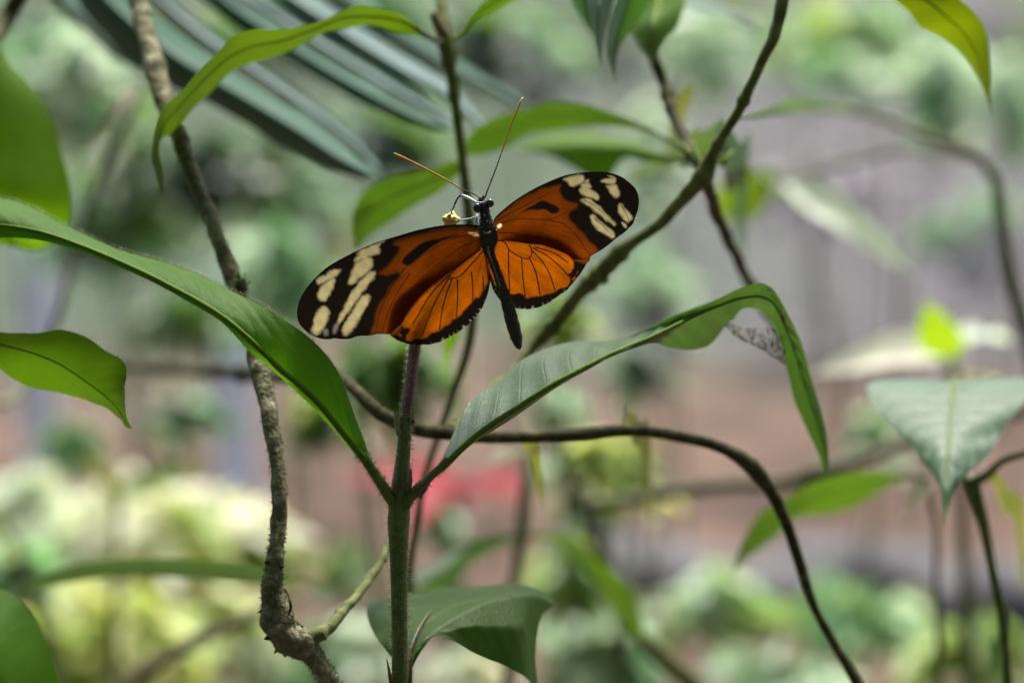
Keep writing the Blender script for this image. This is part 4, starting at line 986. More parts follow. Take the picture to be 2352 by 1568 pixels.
# ------------------------------------------------------------------ the hairy plant the butterfly sits on
def hairy_plant():
    stem = [(931, 965, .602), (928, 1010, .602), (924, 1070, .602), (920, 1130, .602), (917, 1165, .602), (916, 1200, .602), (916, 1260, .602), (917, 1350, .602), (918, 1450, .602), (919, 1530, .602), (920, 1575, .602), (920, 1700, .604)]
    w = down_to_ground(stem)
    rad = np.array([15, 14, 16, 24, 29, 25, 21, 18.5, 18, 18, 20, 20, 26, 36]) * U
    root = thing("hairy_plant", "hairy green-stemmed plant with two long arching leaves and a dark flower stalk, in focus", "plant", w[-1])
    tube("stem", w, rad, STEM_G, root, 160, 20, rough=.03, seed=1, world_pts=True)
    hairs_on_tube("stem_hair", stem[3:], rad[3:12], 1900, .0011, .00004, HAIR_D, root, .15, 2)
    hairs_on_tube('stem_hair', stem[3:], rad[3:12], 900, .0012, .00004, HAIR, root, .1, 21)
    top = stem[:4]
    tube("upper_stem", [(932, 955, .6018), (929, 1010, .6016), (925, 1070, .6014), (921, 1120, .6012)], np.array([15.5, 15, 16, 15]) * U, STEM_TOP, root, 30, 16)
    hairs_on_tube("stem_hair", top, np.array([15.5, 15, 16, 20]) * U, 900, .0015, .00004, HAIR, root, .3, 3)
    # dark stalk up to the flower behind the wing
    stalk = [(933, 962, .602), (938, 920, .604), (944, 870, .607), (950, 820, .610), (954, 785, .611), (968, 700, .6105), (990, 620, .6095), (1015, 560, .6085), (1030, 528, .608)]
    sr = np.array([12.5, 13, 13.5, 13.5, 13.5, 12, 11, 10, 11]) * U
    tube("flower_stalk", stalk, sr, STALK, root, 70, 16)
    hairs_on_tube("stalk_hair", stalk[:7], sr[:7], 1500, .0010, .00003, HAIR, root, .1, 4)
    # pale bracts around the joint
    for (x0, y0, x1, y1, wd) in ((918, 1000, 906, 940, 7), (946, 975, 954, 915, 6), (914, 985, 918, 935, 6)):
        tube("bract", [(x0, y0, .6005), ((x0 + x1) / 2 - 2, (y0 + y1) / 2, .600), (x1, y1, .600)], np.array([wd, wd * .8, .6]) * U, plain_mat("bract_dry", (.16, .15, .06), (.28, .26, .12), 500, .7), root, 10, 8)
    tube("bud_scar", [(949, 968, .600), (951, 967, .5993)], np.array([5, 3]) * U, STALK, root, 5, 8)
    # stipules and dry scales at the leaf fork
    for (x0, y0, x1, y1, wd) in ((905, 1130, 908, 1085, 6), (936, 1125, 944, 1075, 8), (952, 1130, 966, 1102, 9), (966, 1120, 992, 1088, 9), (978, 1108, 1006, 1074, 7), (960, 1135, 985, 1112, 9)):
        tube("dry_scale", [(x0, y0, .5995), ((x0 + x1) / 2 + 2, (y0 + y1) / 2 - 2, .599), (x1, y1, .5995)], np.array([wd, wd * .8, 1.2]) * U, SCALE_B, root, 10, 8, rough=.18, seed=int(x0))
    for (x0, y0, x1, y1) in ((903, 1590, 888, 1510), (940, 1590, 946, 1500)):
        tube("dry_scale", [(x0, y0, .6), ((x0 + x1) / 2, (y0 + y1) / 2, .5995), (x1, y1, .6)], np.array([6, 4.5, .8]) * U, SCALE_B, root, 10, 8)
    # left leaf stalk and blade
    pet = [(908, 1160, .601), (895, 1140, .6005), (868, 1098, .600), (838, 1052, .5995), (815, 1020, .599)]
    tube("leaf_stalk", pet, np.array([13, 14, 12, 11.5, 10]) * U, STEM_G, root, 30, 12)
    hairs_on_tube("stem_hair", pet, np.array([13, 14, 12, 11.5, 10]) * U, 500, .0009, .00006, HAIR_D, root, .2, 6)
    A = [(850, 1056, .6005), (838, 1018, .6015), (822, 972, .603), (804, 920, .604), (784, 868, .605), (760, 828, .606), (711, 776, .607), (643, 729, .609), (575, 689, .611), (508, 655, .614), (440, 624, .617), (372, 603, .620), (305, 584, .622), (237, 557, .625), (169, 526, .628), (101, 492, .631), (34, 463, .633), (-20, 452, .634), (-150, 470, .632)]
    A2 = [(846, 1058, .600), (828, 1022, .599), (806, 980, .599), (784, 935, .5985), (757, 895, .598), (735, 862, .598), (690, 818, .598), (625, 768, .599), (560, 722, .600), (495, 682, .602), (440, 646, .605), (372, 622, .608), (305, 598, .611), (237, 572, .614), (169, 545, .617), (101, 516, .62), (34, 495, .622), (-20, 487, .624), (-150, 485, .63)]
    M = [(842, 1060, .599), (815, 1028, .5975), (786, 993, .5965), (762, 962, .596), (735, 930, .5955), (711, 905, .595), (643, 846, .595), (575, 780, .5955), (508, 725, .597), (455, 692, .599), (400, 662, .601), (350, 636, .603), (290, 608, .606), (225, 580, .609), (169, 558, .612), (101, 535, .615), (34, 521, .618), (-20, 515, .62), (-150, 495, .63)]
    B = [(840, 1062, .600), (806, 1032, .600), (775, 997, .6005), (750, 972, .601), (725, 944, .6015), (700, 918, .602), (640, 862, .603), (572, 802, .604), (506, 738, .605), (450, 704, .606), (390, 668, .608), (335, 640, .61), (280, 614, .612), (220, 590, .615), (165, 571, .617), (101, 554, .62), (34, 546, .622), (-20, 544, .624), (-150, 505, .63)]
    A = [(x, y, min(d, M[i][2] + (.002 if i < 8 else .002 + (i - 7) * .004))) for i, (x, y, d) in enumerate(A)]
    A2 = [(x, y, min(d, M[i][2] + .0005 + max(0, i - 7) * .0012)) for i, (x, y, d) in enumerate(A2)]
    B = [(x, y, M[i][2] + .003) for i, (x, y, d) in enumerate(B)]
    e = {}
    lf = leaf_loft("leaf", root, [A, A2, M, B], G_MAIN, 150, 34, mid=2, quilt=.00035, veins=18, slant=2.6, wave=.00012, seed=2, rib=STEM_TOP2, ribr=(8 * U, 3 * U), edge_out=e)
    lf["label"] = "long deep green hairy leaf sweeping up to the left edge"
    G = e["grid"]
    hairs_on_edge("leaf_hair", G[:, 0], np.tile(UP * .8 + RIGHT * .5, (150, 1)), 900, .0009, .00003, HAIR, lf, 7)
    hairs_on_edge("leaf_hair", G[:, -1], np.tile(-UP * .8 - RIGHT * .3, (150, 1)), 700, .0010, .00003, HAIR, lf, 8)
    # right leaf
    pet = [(928, 1160, .601), (955, 1128, .600), (985, 1098, .5995), (1010, 1075, .599), (1030, 1052, .599)]
    tube("leaf_stalk", pet, np.array([13, 13, 10, 9, 8.5]) * U, STEM_G, root, 30, 12, rough=.05)
    hairs_on_tube("stem_hair", pet, np.array([13, 13, 10, 9, 8.5]) * U, 400, .0009, .00006, HAIR_D, root, .2, 9)
    A = [(1008, 1072, .601), (1016, 1050, .603), (1034, 1007, .608), (1063, 949, .616), (1105, 903, .623), (1147, 874, .628), (1197, 828, .633), (1247, 803, .636), (1313, 782, .638), (1376, 781, .636), (1430, 777, .634), (1480, 760, .630), (1542, 727, .625), (1597, 706, .622), (1647, 686, .62), (1700, 662, .62), (1742, 652, .622), (1771, 661, .626), (1793, 690, .632), (1813, 728, .638), (1838, 782, .645), (1863, 865, .652), (1888, 949, .657), (1901, 1020, .66), (1903, 1074, .662), (1893, 1104, .664)]
    M = [(1010, 1078, .599), (1024, 1066, .599), (1054, 1036, .599), (1084, 1008, .600), (1136, 970, .600), (1188, 937, .601), (1240, 902, .602), (1292, 870, .603), (1345, 842, .604), (1397, 816, .606), (1446, 795, .608), (1495, 775, .610), (1550, 748, .613), (1602, 722, .616), (1650, 702, .619), (1700, 685, .622), (1740, 680, .626), (1768, 690, .630), (1788, 715, .635), (1805, 755, .640), (1828, 815, .646), (1850, 890, .652), (1876, 970, .657), (1893, 1035, .66), (1898, 1078, .662), (1894, 1105, .664)]
    B = [(1012, 1082, .600), (1030, 1070, .602), (1062, 1042, .604), (1092, 1016, .607), (1146, 978, .609), (1198, 944, .611), (1248, 910, .612), (1300, 876, .613), (1352, 848, .615), (1402, 823, .617), (1450, 804, .62), (1495, 788, .624), (1545, 799, .632), (1595, 801, .636), (1630, 790, .638), (1655, 765, .638), (1668, 735, .637), (1700, 712, .637), (1745, 714, .640), (1775, 745, .644), (1808, 845, .650), (1826, 925, .655), (1852, 985, .658), (1878, 1040, .661), (1890, 1080, .663), (1895, 1106, .664)]
    e = {}
    M = [(x, y, d + min(1, max(0, (i - 7) / 8)) * ((A[i][2] + B[i][2]) / 2 - .001 - d)) for i, (x, y, d) in enumerate(M)]
    lf = leaf_loft("leaf", root, [A, M, B], G_MAIN2, 170, 33, mid=1, quilt=.0008, veins=22, slant=2.4, wave=.0002, seed=5, rib=STEM_TOP2, ribr=(8.5 * U, .2 * U), edge_out=e)
    lf["label"] = "long arching leaf with bluish sheen bending over and down at right, partly eaten"
    G = e["grid"]
    hairs_on_edge("leaf_hair", G[:, 0], np.tile(UP, (170, 1)), 300, .0007, .00003, HAIR, lf, 11)
    # eaten, lace-like remains under the bend
    mb = MB(); rs = np.random.RandomState(4)
    ring = [(1662, 745, .637), (1690, 772, .640), (1720, 790, .642), (1755, 805, .644), (1785, 826, .646), (1806, 838, .648)]
    inner = [(1672, 738, .637), (1706, 752, .639), (1740, 752, .641), (1770, 752, .643), (1788, 762, .644), (1802, 770, .646)]
    a, b = spline(PP(ring), 60), spline(PP(inner), 60)
    W_, H_ = 70, 18
    a, b = spline(PP(ring), W_), spline(PP(inner), W_)
    g = rs.rand(W_, H_)
    g = (g + np.roll(g, 1, 0) + np.roll(g, 1, 1) + np.roll(g, -1, 0)) / 4
    for i in range(W_ - 1):
        for j in range(H_ - 1):
            t0, t1 = j / H_, (j + 1) / H_
            if g[i, j] < .40 + .26 * t0: continue
            jit = rs.randn(4, 3) * .00012
            mb.add(np.array([a[i] * (1 - t0) + b[i] * t0, a[i + 1] * (1 - t0) + b[i + 1] * t0, a[i + 1] * (1 - t1) + b[i + 1] * t1, a[i] * (1 - t1) + b[i] * t1]) + jit, [(0, 1, 2, 3)])
    for k in range(160):
        i = rs.randint(0, W_); s_ = rs.rand()
        p = a[i] * (1 - s_) + b[i] * s_
        j = int(np.clip(i + rs.randint(-5, 6), 0, W_ - 1)); s2 = np.clip(s_ + rs.uniform(-.3, .3), 0, 1)
        q = a[j] * (1 - s2) + b[j] * s2
        v, f = tube_geo(np.array([p, (p + q) / 2 + rs.randn(3) * .0003, q]), rs.uniform(.00003, .00007), 4)
        mb.add(v, f)
    o = mb.build("eaten_lace", plain_mat("eaten_tissue", (.20, .21, .15), (.32, .32, .25), 900, .8), lf); o["kind"] = "stuff"; o["label"] = "dry lacy remains of the eaten leaf tissue"
    v, f = tube_geo(PP([(1796, 722, .632), (1799, 733, .633), (1800, 742, .633)]), np.array([2, 5, 2]) * U, 8)
    mesh_obj("bite_scar", v, f, STALK, lf)
    # folded lower leaf behind the stem
    far = [(926, 1540, .612), (884, 1488, .622), (852, 1442, .632), (842, 1396, .640), (858, 1375, .648), (925, 1364, .655), (999, 1356, .66), (1067, 1348, .662), (1134, 1341, .662), (1202, 1341, .66), (1240, 1354, .656), (1275, 1386, .65)]
    md = [(928, 1540, .610), (915, 1492, .614), (915, 1450, .620), (925, 1415, .626), (950, 1395, .632), (985, 1384, .637), (1033, 1372, .641), (1085, 1362, .644), (1140, 1354, .646), (1205, 1352, .648), (1242, 1362, .649), (1275, 1387, .65)]
    fold = [(940, 1540, .608), (958, 1500, .609), (975, 1475, .611), (992, 1455, .614), (1010, 1442, .617), (1040, 1424, .620), (1067, 1408, .623), (1100, 1390, .626), (1140, 1375, .630), (1205, 1364, .636), (1240, 1368, .642), (1275, 1388, .649)]
    f2 = [(941, 1541, .608), (960, 1502, .609), (977, 1478, .611), (995, 1457, .613), (1016, 1452, .616), (1046, 1444, .618), (1076, 1438, .620), (1108, 1438, .622), (1145, 1440, .624), (1195, 1440, .628), (1218, 1446, .634), (1246, 1410, .642)]
    f3 = [(942, 1542, .608), (962, 1504, .609), (979, 1480, .611), (998, 1459, .613), (1033, 1468, .616), (1060, 1482, .618), (1086, 1498, .62), (1117, 1511, .622), (1150, 1524, .624), (1190, 1544, .626), (1230, 1574, .63), (1222, 1480, .638)]
    lf = leaf_loft("leaf", root, [far, md, fold, f2, f3], G_FOLD, 90, 33, mid=1.6, quilt=.0002, veins=12, wave=.0002, tens=0)
    lf["label"] = "broad leaf folded over, grey-green above and dark green on the hanging flap, bottom centre"
    tube("midrib", [(933, 1536, .608), (945, 1485, .6103), (960, 1448, .6149), (976, 1420, .6218), (992, 1400, .6285)], np.array([4.5, 4, 3.4, 2.6, 1.2]) * U, plain_mat("rib_red", (.06, .04, .02), (.11, .075, .04), 400, .6), lf, 30, 8)

    # flower the butterfly feeds on
    mbp = [(1, 0), (.6, .8), (-.3, .95), (-1, .2), (-.7, -.7), (.3, -.95)]
    fl = tube("flower", [(1031, 522, .608), (1034, 510, .6075), (1038, 500, .607), (1040, 494, .607)], np.array([10, 15, 17, 13]) * U, PETAL, root, 14, 14, rough=.1)
    fl["label"] = "small yellow flower above the left wing edge, touched by the butterfly's leg"
    tube("calyx", [(1027, 545, .608), (1030, 528, .608), (1032, 515, .608)], np.array([6, 11, 12]) * U, STEM_TOP, fl, 8, 10)
    for k, (a_, b_) in enumerate(mbp + [(.9, .4), (-.9, .6), (.1, .2), (-.4, -.2), (.5, -.3)]):
        p0 = (1037 + a_ * 10, 504 + 3 * b_, .607 - b_ * .0012)
        p1 = (1037 + a_ * 17 - 3 * (k % 2), 496 + 4 * b_ - 5 * (k % 3) + 6 * abs(a_), .6066 - b_ * .0016)
        tube("petal", [p0, ((p0[0] + p1[0]) / 2 + a_ * 2, (p0[1] + p1[1]) / 2, p0[2]), p1], np.array([7.5, 7, 2.5]) * U, PETAL, fl, 8, 7, rough=.15, seed=k)

G_MAIN2 = leaf_mat("leaf_sheen", (0.040, 0.088, 0.018), (0.045, 0.12, 0.008), 0.34, 0.30, 22, 2.4, spec=.95, blem=.2)
STEM_TOP2 = plain_mat("midrib_green", (0.06, 0.12, 0.012), (0.095, 0.165, 0.02), 500, .7, .3, .0003, .08)
G_FOLD = leaf_mat("leaf_fold", (0.038, 0.088, 0.011), (0.07, 0.19, 0.004), 0.5, 0.45, 12, 2.4, spec=.25)
hairy_plant()

# ------------------------------------------------------------------ butterfly
def z2(p): return [((1080 + x / 2.851) * .6125, (780 + y / 2.851) * .6125) for x, y in p]
def z3(p): return [((1700 + x / 2.613) * .6125, (600 + y / 2.613) * .6125) for x, y in p]
def z1(p): return [((1050 + x / 1.68) * .6125, (550 + y / 1.68) * .6125) for x, y in p]
def zb(p): return [((1780 + x / 3.484) * .6125, (880 + y / 3.484) * .6125) for x, y in p]
def zh(p): return [((1600 + x / 3.92) * .6125, (560 + y / 3.92) * .6125) for x, y in p]

def closed_smooth(p, per=5):
    p = np.array(p, float); n = len(p); out = []
    for i in range(n):
        a, b, c, d = p[i - 1], p[i], p[(i + 1) % n], p[(i + 2) % n]
        for t in np.linspace(0, 1, per, endpoint=False):
            out.append(0.5 * ((2 * b) + (-a + c) * t + (2 * a - 5 * b + 4 * c - d) * t * t + (-a + 3 * b - 3 * c + d) * t ** 3))
    return np.array(out)

def sdf(pts, poly):
    """signed distance, negative inside; also nearest point"""
    x, y = pts[:, 0], pts[:, 1]
    best = np.full(len(pts), 1e9); near = np.zeros_like(pts); inside = np.zeros(len(pts), bool)
    q = np.roll(poly, -1, 0)
    for a, b in zip(poly, q):
        d = b - a; L2 = d @ d + 1e-12
        t = np.clip(((x - a[0]) * d[0] + (y - a[1]) * d[1]) / L2, 0, 1)
        nx, ny = a[0] + t * d[0], a[1] + t * d[1]
        ds = (x - nx) ** 2 + (y - ny) ** 2
        m = ds < best
        best[m] = ds[m]; near[m, 0] = nx[m]; near[m, 1] = ny[m]
        c = (a[1] > y) != (b[1] > y)
        xi = a[0] + (y - a[1]) * d[0] / (d[1] if abs(d[1]) > 1e-9 else 1e-9)
        inside ^= c & (x < xi)
    s = np.sqrt(best)
    return np.where(inside, -s, s), near

def line_dist(pts, line):
    best = np.full(len(pts), 1e9)
    for a, b in zip(line[:-1], line[1:]):
        d = b - a; L2 = d @ d + 1e-12
        t = np.clip(((pts - a) @ d) / L2, 0, 1)
        best = np.minimum(best, np.linalg.norm(pts - (a + t[:, None] * d), axis=1))
    return best

def sm(x, a, b):
    t = np.clip((x - a) / (b - a), 0, 1); return t * t * (3 - 2 * t)

def wob(p, s, seed):
    rs = np.random.RandomState(seed); o = np.zeros(len(p))
    for k in range(7):
        f = s * (1.7 ** (k % 4)); a = rs.rand() * 6.28
        o += np.sin((p[:, 0] * math.cos(a) + p[:, 1] * math.sin(a)) * f + rs.rand() * 6.28) / (1 + k % 4)
    return o / 3.5

ORANGE = np.array([0.150, 0.0285, 0.0003]); BLACK = np.array([0.0034, 0.0025, 0.0018]); CREAM = np.array([0.24, 0.21, 0.10]); BROWN = np.array([0.06, 0.014, 0.001])

def wing_material():
    m, nt, N, L, pr, out = nodes_of("wing_scales")
    at = N.new("ShaderNodeAttribute"); at.attribute_name = "pattern"
    nf = noise(nt, 1800, 2)
    c = mix_rgb(nt, math_n(nt, 'MULTIPLY', nf, .35), at.outputs["Color"], mix_rgb(nt, .5, at.outputs["Color"], (0.01, .006, .004)))
    L.new(c, pr.inputs["Base Color"]); pr.inputs["Roughness"].default_value = .7; pr.inputs["Specular IOR Level"].default_value = .03
    b = N.new("ShaderNodeBump"); b.inputs["Strength"].default_value = .25; b.inputs["Distance"].default_value = .0002
    L.new(nf, b.inputs["Height"]); L.new(b.outputs[0], pr.inputs["Normal"])
    tr = N.new("ShaderNodeBsdfTranslucent"); L.new(c, tr.inputs[0])
    ms = N.new("ShaderNodeMixShader"); ms.inputs[0].default_value = .72
    L.new(pr.outputs[0], ms.inputs[1]); L.new(tr.outputs[0], ms.inputs[2]); L.new(ms.outputs[0], out.inputs[0])
    return m
WING = wing_material()
VEIN = plain_mat("wing_vein", (.010, .007, .005), (.02, .012, .008), 900, .6, .1)
FUR = plain_mat("body_black", (.006, .007, .006), (.034, .038, .028), 1500, .7, .6, .0002)
CREAMD = plain_mat('body_olive', (.10, .11, .06), (.22, .22, .13), 900, .8, .3)
CREAMM = plain_mat("body_cream", (.35, .34, .20), (.55, .52, .32), 900, .7, .3)
EYE = plain_mat("eye_dark", (.008, .005, .006), (.02, .012, .014), 2500, .18, .2, .0001, .6)
LEG_W = plain_mat("leg_pale", (.30, .33, .42), (.52, .55, .64), 1200, .5, .2)
LEG_SEG = plain_mat("segment_dull", (.07, .075, .06), (.13, .13, .10), 900, .7, .2)
LEG_D = plain_mat("leg_dark", (.02, .015, .012), (.05, .035, .03), 1200, .6, .2)
ANT = plain_mat("antenna_amber", (.36, .15, .008), (.55, .25, .02), 900, .5, .2)
ANT_D = plain_mat("antenna_dusk", (.10, .085, .085), (.18, .15, .15), 900, .5, .2)

def wing(name, parent, outline, depth, layers, h=1.5, scallop=None, fringe=None):
    poly = closed_smooth(outline)
    if scallop is not None:                      # small notches along the outer margin
        s = np.concatenate([[0], np.cumsum(np.linalg.norm(np.diff(poly, axis=0), axis=1))])
        ctr = poly.mean(0); dv = poly - ctr; dv /= np.linalg.norm(dv, axis=1)[:, None]
        w = scallop(poly)
        poly = poly + dv * (w * 1.3 * np.abs(np.sin(s * .13)))[:, None] 
    lo, hi = poly.min(0) - h * 2, poly.max(0) + h * 2
    xs, ys = np.arange(lo[0], hi[0], h), np.arange(lo[1], hi[1], h)
    X, Y = np.meshgrid(xs, ys); pts = np.stack([X.ravel(), Y.ravel()], 1)
    d, near = sdf(pts, poly)
    ins = (d <= 0).reshape(X.shape)
    cell = ins[:-1, :-1] | ins[1:, :-1] | ins[:-1, 1:] | ins[1:, 1:]
    pts2 = np.where((d > 0)[:, None], near, pts)
    j, i = np.nonzero(cell); W = len(xs)
    F = np.stack([j * W + i, j * W + i + 1, (j + 1) * W + i + 1, (j + 1) * W + i], 1)
    used = np.unique(F); mp = np.full(len(pts), -1); mp[used] = np.arange(len(used))
    F = mp[F]; pts2 = pts2[used]
    colr = layers(pts2, poly)
    dep = depth(pts2)
    k = MPX * dep
    v = CAMP + FWD * dep[:, None] + RIGHT * ((pts2[:, 0] - 1176) * k)[:, None] - UP * ((pts2[:, 1] - 784) * k)[:, None]
    me = bpy.data.meshes.new(name)
    me.vertices.add(len(v)); me.vertices.foreach_set("co", v.ravel())
    me.loops.add(F.size); me.loops.foreach_set("vertex_index", F[:, ::-1].ravel().astype(np.int32))
    me.polygons.add(len(F)); me.polygons.foreach_set("loop_start", np.arange(0, F.size, 4, dtype=np.int32))
    me.polygons.foreach_set("loop_total", np.full(len(F), 4, np.int32))
    me.update(calc_edges=True)
    me.polygons.foreach_set("use_smooth", np.ones(len(F), bool))
    ca = me.color_attributes.new("pattern", 'FLOAT_COLOR', 'POINT')
    ca.data.foreach_set("color", np.concatenate([np.clip(colr, 0, 1), np.ones((len(colr), 1))], 1).astype(np.float32).ravel())
    me.materials.append(WING)
    o = bpy.data.objects.new(name, me); col.objects.link(o); put(o, parent)
    return o

def veins(wingo, lines, depth, r0=1.4, r1=.8, off=-.00012):
    for ln in lines:
        ln = np.array(ln); p = spline(ln, 30)
        dep = depth(p) + off
        w = np.array([P(a[0], a[1], dd) for a, dd in zip(p, dep)])
        v, f = tube_geo(w, np.linspace(r0, r1, 30) * U, 6)
        mesh_obj("vein", v, f, VEIN, wingo)

def streak(p, x, y, seed):
    a = np.arctan2(p[:, 1] - y, p[:, 0] - x); r_ = np.hypot(p[:, 0] - x, p[:, 1] - y)
    q = np.stack([a * 60, r_ * .05], 1)
    return 1 + .28 * wob(q, .55, seed) + .16 * wob(q, 2.2, seed + 1) + .10 * wob(p, .6, seed + 2)

def spots(pts, c, polys, colour, soft=2.2, wb=1.2, seed=0):
    for k, p in enumerate(polys):
        d, _ = sdf(pts, closed_smooth(p, 4))
        d = d + wob(pts, .22, seed + k) * wb
        f = 1 - sm(d, -soft, soft)
        c = c * (1 - f[:, None]) + colour * f[:, None]
    return c

def butterfly():
    bx, by = 1120, 530
    root = thing("butterfly", "orange, black and cream butterfly with wings spread, perched on the dark stalk", "butterfly", P(1117, 520, .606))
    dLf = lambda p: .6035 - .017 * np.clip((1112 - p[:, 0]) / 430, 0, 1.1) + .006 * ((1112 - p[:, 0]) / 430) ** 2 - .0022 * np.sin(np.clip((p[:, 1] - 500) / 260, 0, 1) * 3.1)
    TILT = .36 * U
    dLf0 = dLf; dLf = lambda p: dLf0(p) + (p[:, 1] - 540) * TILT
    dLh = lambda p: dLf(p) + .0022
    dRf = lambda p: .6035 - .014 * np.clip((p[:, 0] - 1140) / 330, 0, 1.1) + .004 * ((p[:, 0] - 1140) / 330) ** 2 - .0015 * np.sin(np.clip((p[:, 1] - 400) / 260, 0, 1) * 3.1)
    dRf0 = dRf; dRf = lambda p: dRf0(p) + (p[:, 1] - 540) * TILT
    dRh = lambda p: dRf(p) + .0022

    # left forewing ---------------------------------------------------
    out = z2([(2110, 200), (2000, 178), (1900, 175), (1750, 178), (1620, 190), (1480, 215), (1350, 245), (1200, 290), (1050, 335), (900, 385), (740, 455), (600, 525), (450, 610), (350, 690), (260, 780), (180, 880), (125, 980), (98, 1080), (100, 1170), (125, 1240), (170, 1295), (230, 1345), (300, 1380), (380, 1400), (450, 1400), (500, 1392), (560, 1400), (620, 1400), (680, 1392), (720, 1375), (780, 1365), (840, 1365), (900, 1358), (960, 1345), (1030, 1345), (1090, 1345), (1150, 1290), (1215, 1230), (1290, 1100), (1400, 960), (1560, 810), (1730, 690), (1880, 570), (2000, 470), (2080, 400), (2120, 330)])
    LF_black = z2([(2130, 215), (1900, 208), (1700, 228), (1500, 268), (1350, 305), (1220, 345), (1140, 385), (1185, 425), (1155, 500), (1115, 570), (1050, 640), (975, 692), (1030, 722), (1100, 715), (1165, 690), (1180, 730), (1115, 830), (1055, 910), (995, 1000), (950, 1100), (925, 1200), (900, 1300), (885, 1370), (880, 1500), (0, 1500), (0, 100), (2130, 100)])
    LF_bar = z2([(1228, 560), (1240, 608), (1300, 615), (1370, 560), (1440, 500), (1520, 430), (1600, 380), (1700, 330), (1830, 290), (1700, 305), (1520, 345), (1420, 378), (1340, 440), (1270, 500)])
    LF_cream = [z2(p) for p in (
        [(740, 480), (850, 420), (960, 375), (1015, 350), (972, 420), (980, 460), (930, 500), (850, 528), (760, 556), (718, 560), (745, 510)],
        [(720, 600), (800, 548), (880, 540), (905, 590), (880, 650), (820, 710), (740, 770), (670, 810), (645, 790), (670, 740), (690, 670)],
        [(900, 685), (935, 690), (920, 740), (850, 830), (790, 910), (720, 1010), (660, 1090), (600, 1170), (545, 1240), (530, 1230), (560, 1150), (610, 1060), (650, 960), (700, 880), (770, 790), (840, 720)],
        [(800, 940), (860, 930), (870, 980), (830, 1070), (780, 1150), (720, 1250), (660, 1340), (620, 1360), (590, 1330), (595, 1280), (640, 1190), (700, 1080), (750, 1000)],
        [(520, 655), (560, 660), (540, 700), (470, 750), (390, 790), (330, 808), (312, 780), (350, 740), (440, 690)],
        [(440, 770), (490, 760), (480, 840), (450, 920), (410, 980), (360, 990), (320, 950), (320, 900), (360, 840)],
        [(350, 1070), (400, 1060), (435, 1110), (420, 1200), (370, 1290), (320, 1350), (270, 1335), (258, 1290), (280, 1200), (310, 1120)])]
    def lay(p, poly):
        n = (wob(p, .09, 3) + .7 * wob(p, .03, 4))[:, None]
        c = ORANGE * .70 * (1 + .30 * n) * streak(p, 1112, 520, 3)[:, None]
        # darker root of the wing
        d = np.hypot(p[:, 0] - 1112, p[:, 1] - 540); f = (1 - sm(d, 8, 60))[:, None] * .5; c = c * (1 - f) + BROWN * f
        # dusky veil next to the black
        dd, _ = sdf(p, closed_smooth(LF_black, 3)); f = (1 - sm(dd + 5 * wob(p, .08, 9), 0, 38))[:, None] * .75; c = c * (1 - f) + BROWN * f
        f = (1 - sm(dd + 3.5 * wob(p, .12, 5), -6, 6))[:, None]; c = c * (1 - f) + BLACK * f
        c = spots(p, c, [LF_bar], BLACK, 3.5, 1.5, 30)
        c = spots(p, c, LF_cream, CREAM * (1 + .16 * wob(p, .25, 77))[:, None], 5.4, 3.0, 40)
        c = spots(p, c, [z2([(380, 1300), (420, 1300), (430, 1350), (390, 1360)]), z2([(500, 1250), (540, 1240), (510, 1330), (480, 1330)])], np.array([.10, .09, .07]), 5, 1, 60)
        c = spots(p, c, [z2([(1930, 262), (2030, 270), (2040, 300), (1980, 292)])], np.array([.6, .42, .14]), 3, 1, 70)
        e, _ = sdf(p, poly); f = (1 - sm(-e, .5, 3.0))[:, None] * .8; c = c * (1 - f) + BLACK * f
        return c
    LF = wing("forewing", root, out, dLf, lay)
    LF["label"] = "left forewing with broad black tip and seven cream spots"
    veins(LF, [z2([(2090, 320), (1850, 420), (1600, 600), (1330, 860), (1180, 1080), (1090, 1290)]), z2([(2090, 260), (1800, 320), (1500, 470), (1240, 640), (1000, 690)]), z2([(2090, 215), (1700, 240), (1350, 300), (1150, 380)]),
               z2([(1250, 640), (1100, 860), (980, 1130), (930, 1340)]), z2([(1300, 700), (1140, 960), (1040, 1200), (1010, 1340)])], dLf, .9, .45)

    # right forewing --------------------------------------------------
    out = z1([(1345, 470), (1360, 440), (1420, 385), (1500, 325), (1600, 265), (1700, 218), (1800, 180), (1900, 163), (2000, 157), (2080, 165), (2150, 190), (2200, 225), (2240, 265), (2258, 310), (2262, 350), (2255, 400), (2240, 440), (2225, 485), (2195, 515), (2170, 540), (2120, 575), (2080, 610), (2040, 640), (2000, 665), (1960, 688), (1947, 708), (1883, 711), (1844, 708), (1819, 685), (1774, 663), (1709, 637), (1645, 618), (1568, 612), (1491, 600), (1401, 592), (1349, 585), (1335, 530)])
    RF_black = z3([(380, 600), (410, 582), (520, 500), (640, 400), (780, 320), (900, 275), (1050, 245), (1035, 290), (1060, 345), (1100, 400), (1150, 415), (1215, 432), (1195, 470), (1140, 505), (1130, 560), (1180, 620), (1230, 680), (1290, 740), (1340, 800), (1390, 850), (1415, 890), (1400, 930), (1400, 1100), (2100, 900), (2100, 0), (380, 0)])
    RF_bar = z3([(640, 530), (700, 492), (760, 455), (830, 410), (900, 400), (960, 430), (1030, 460), (1045, 490), (1010, 525), (960, 520), (910, 490), (840, 485), (740, 492)])
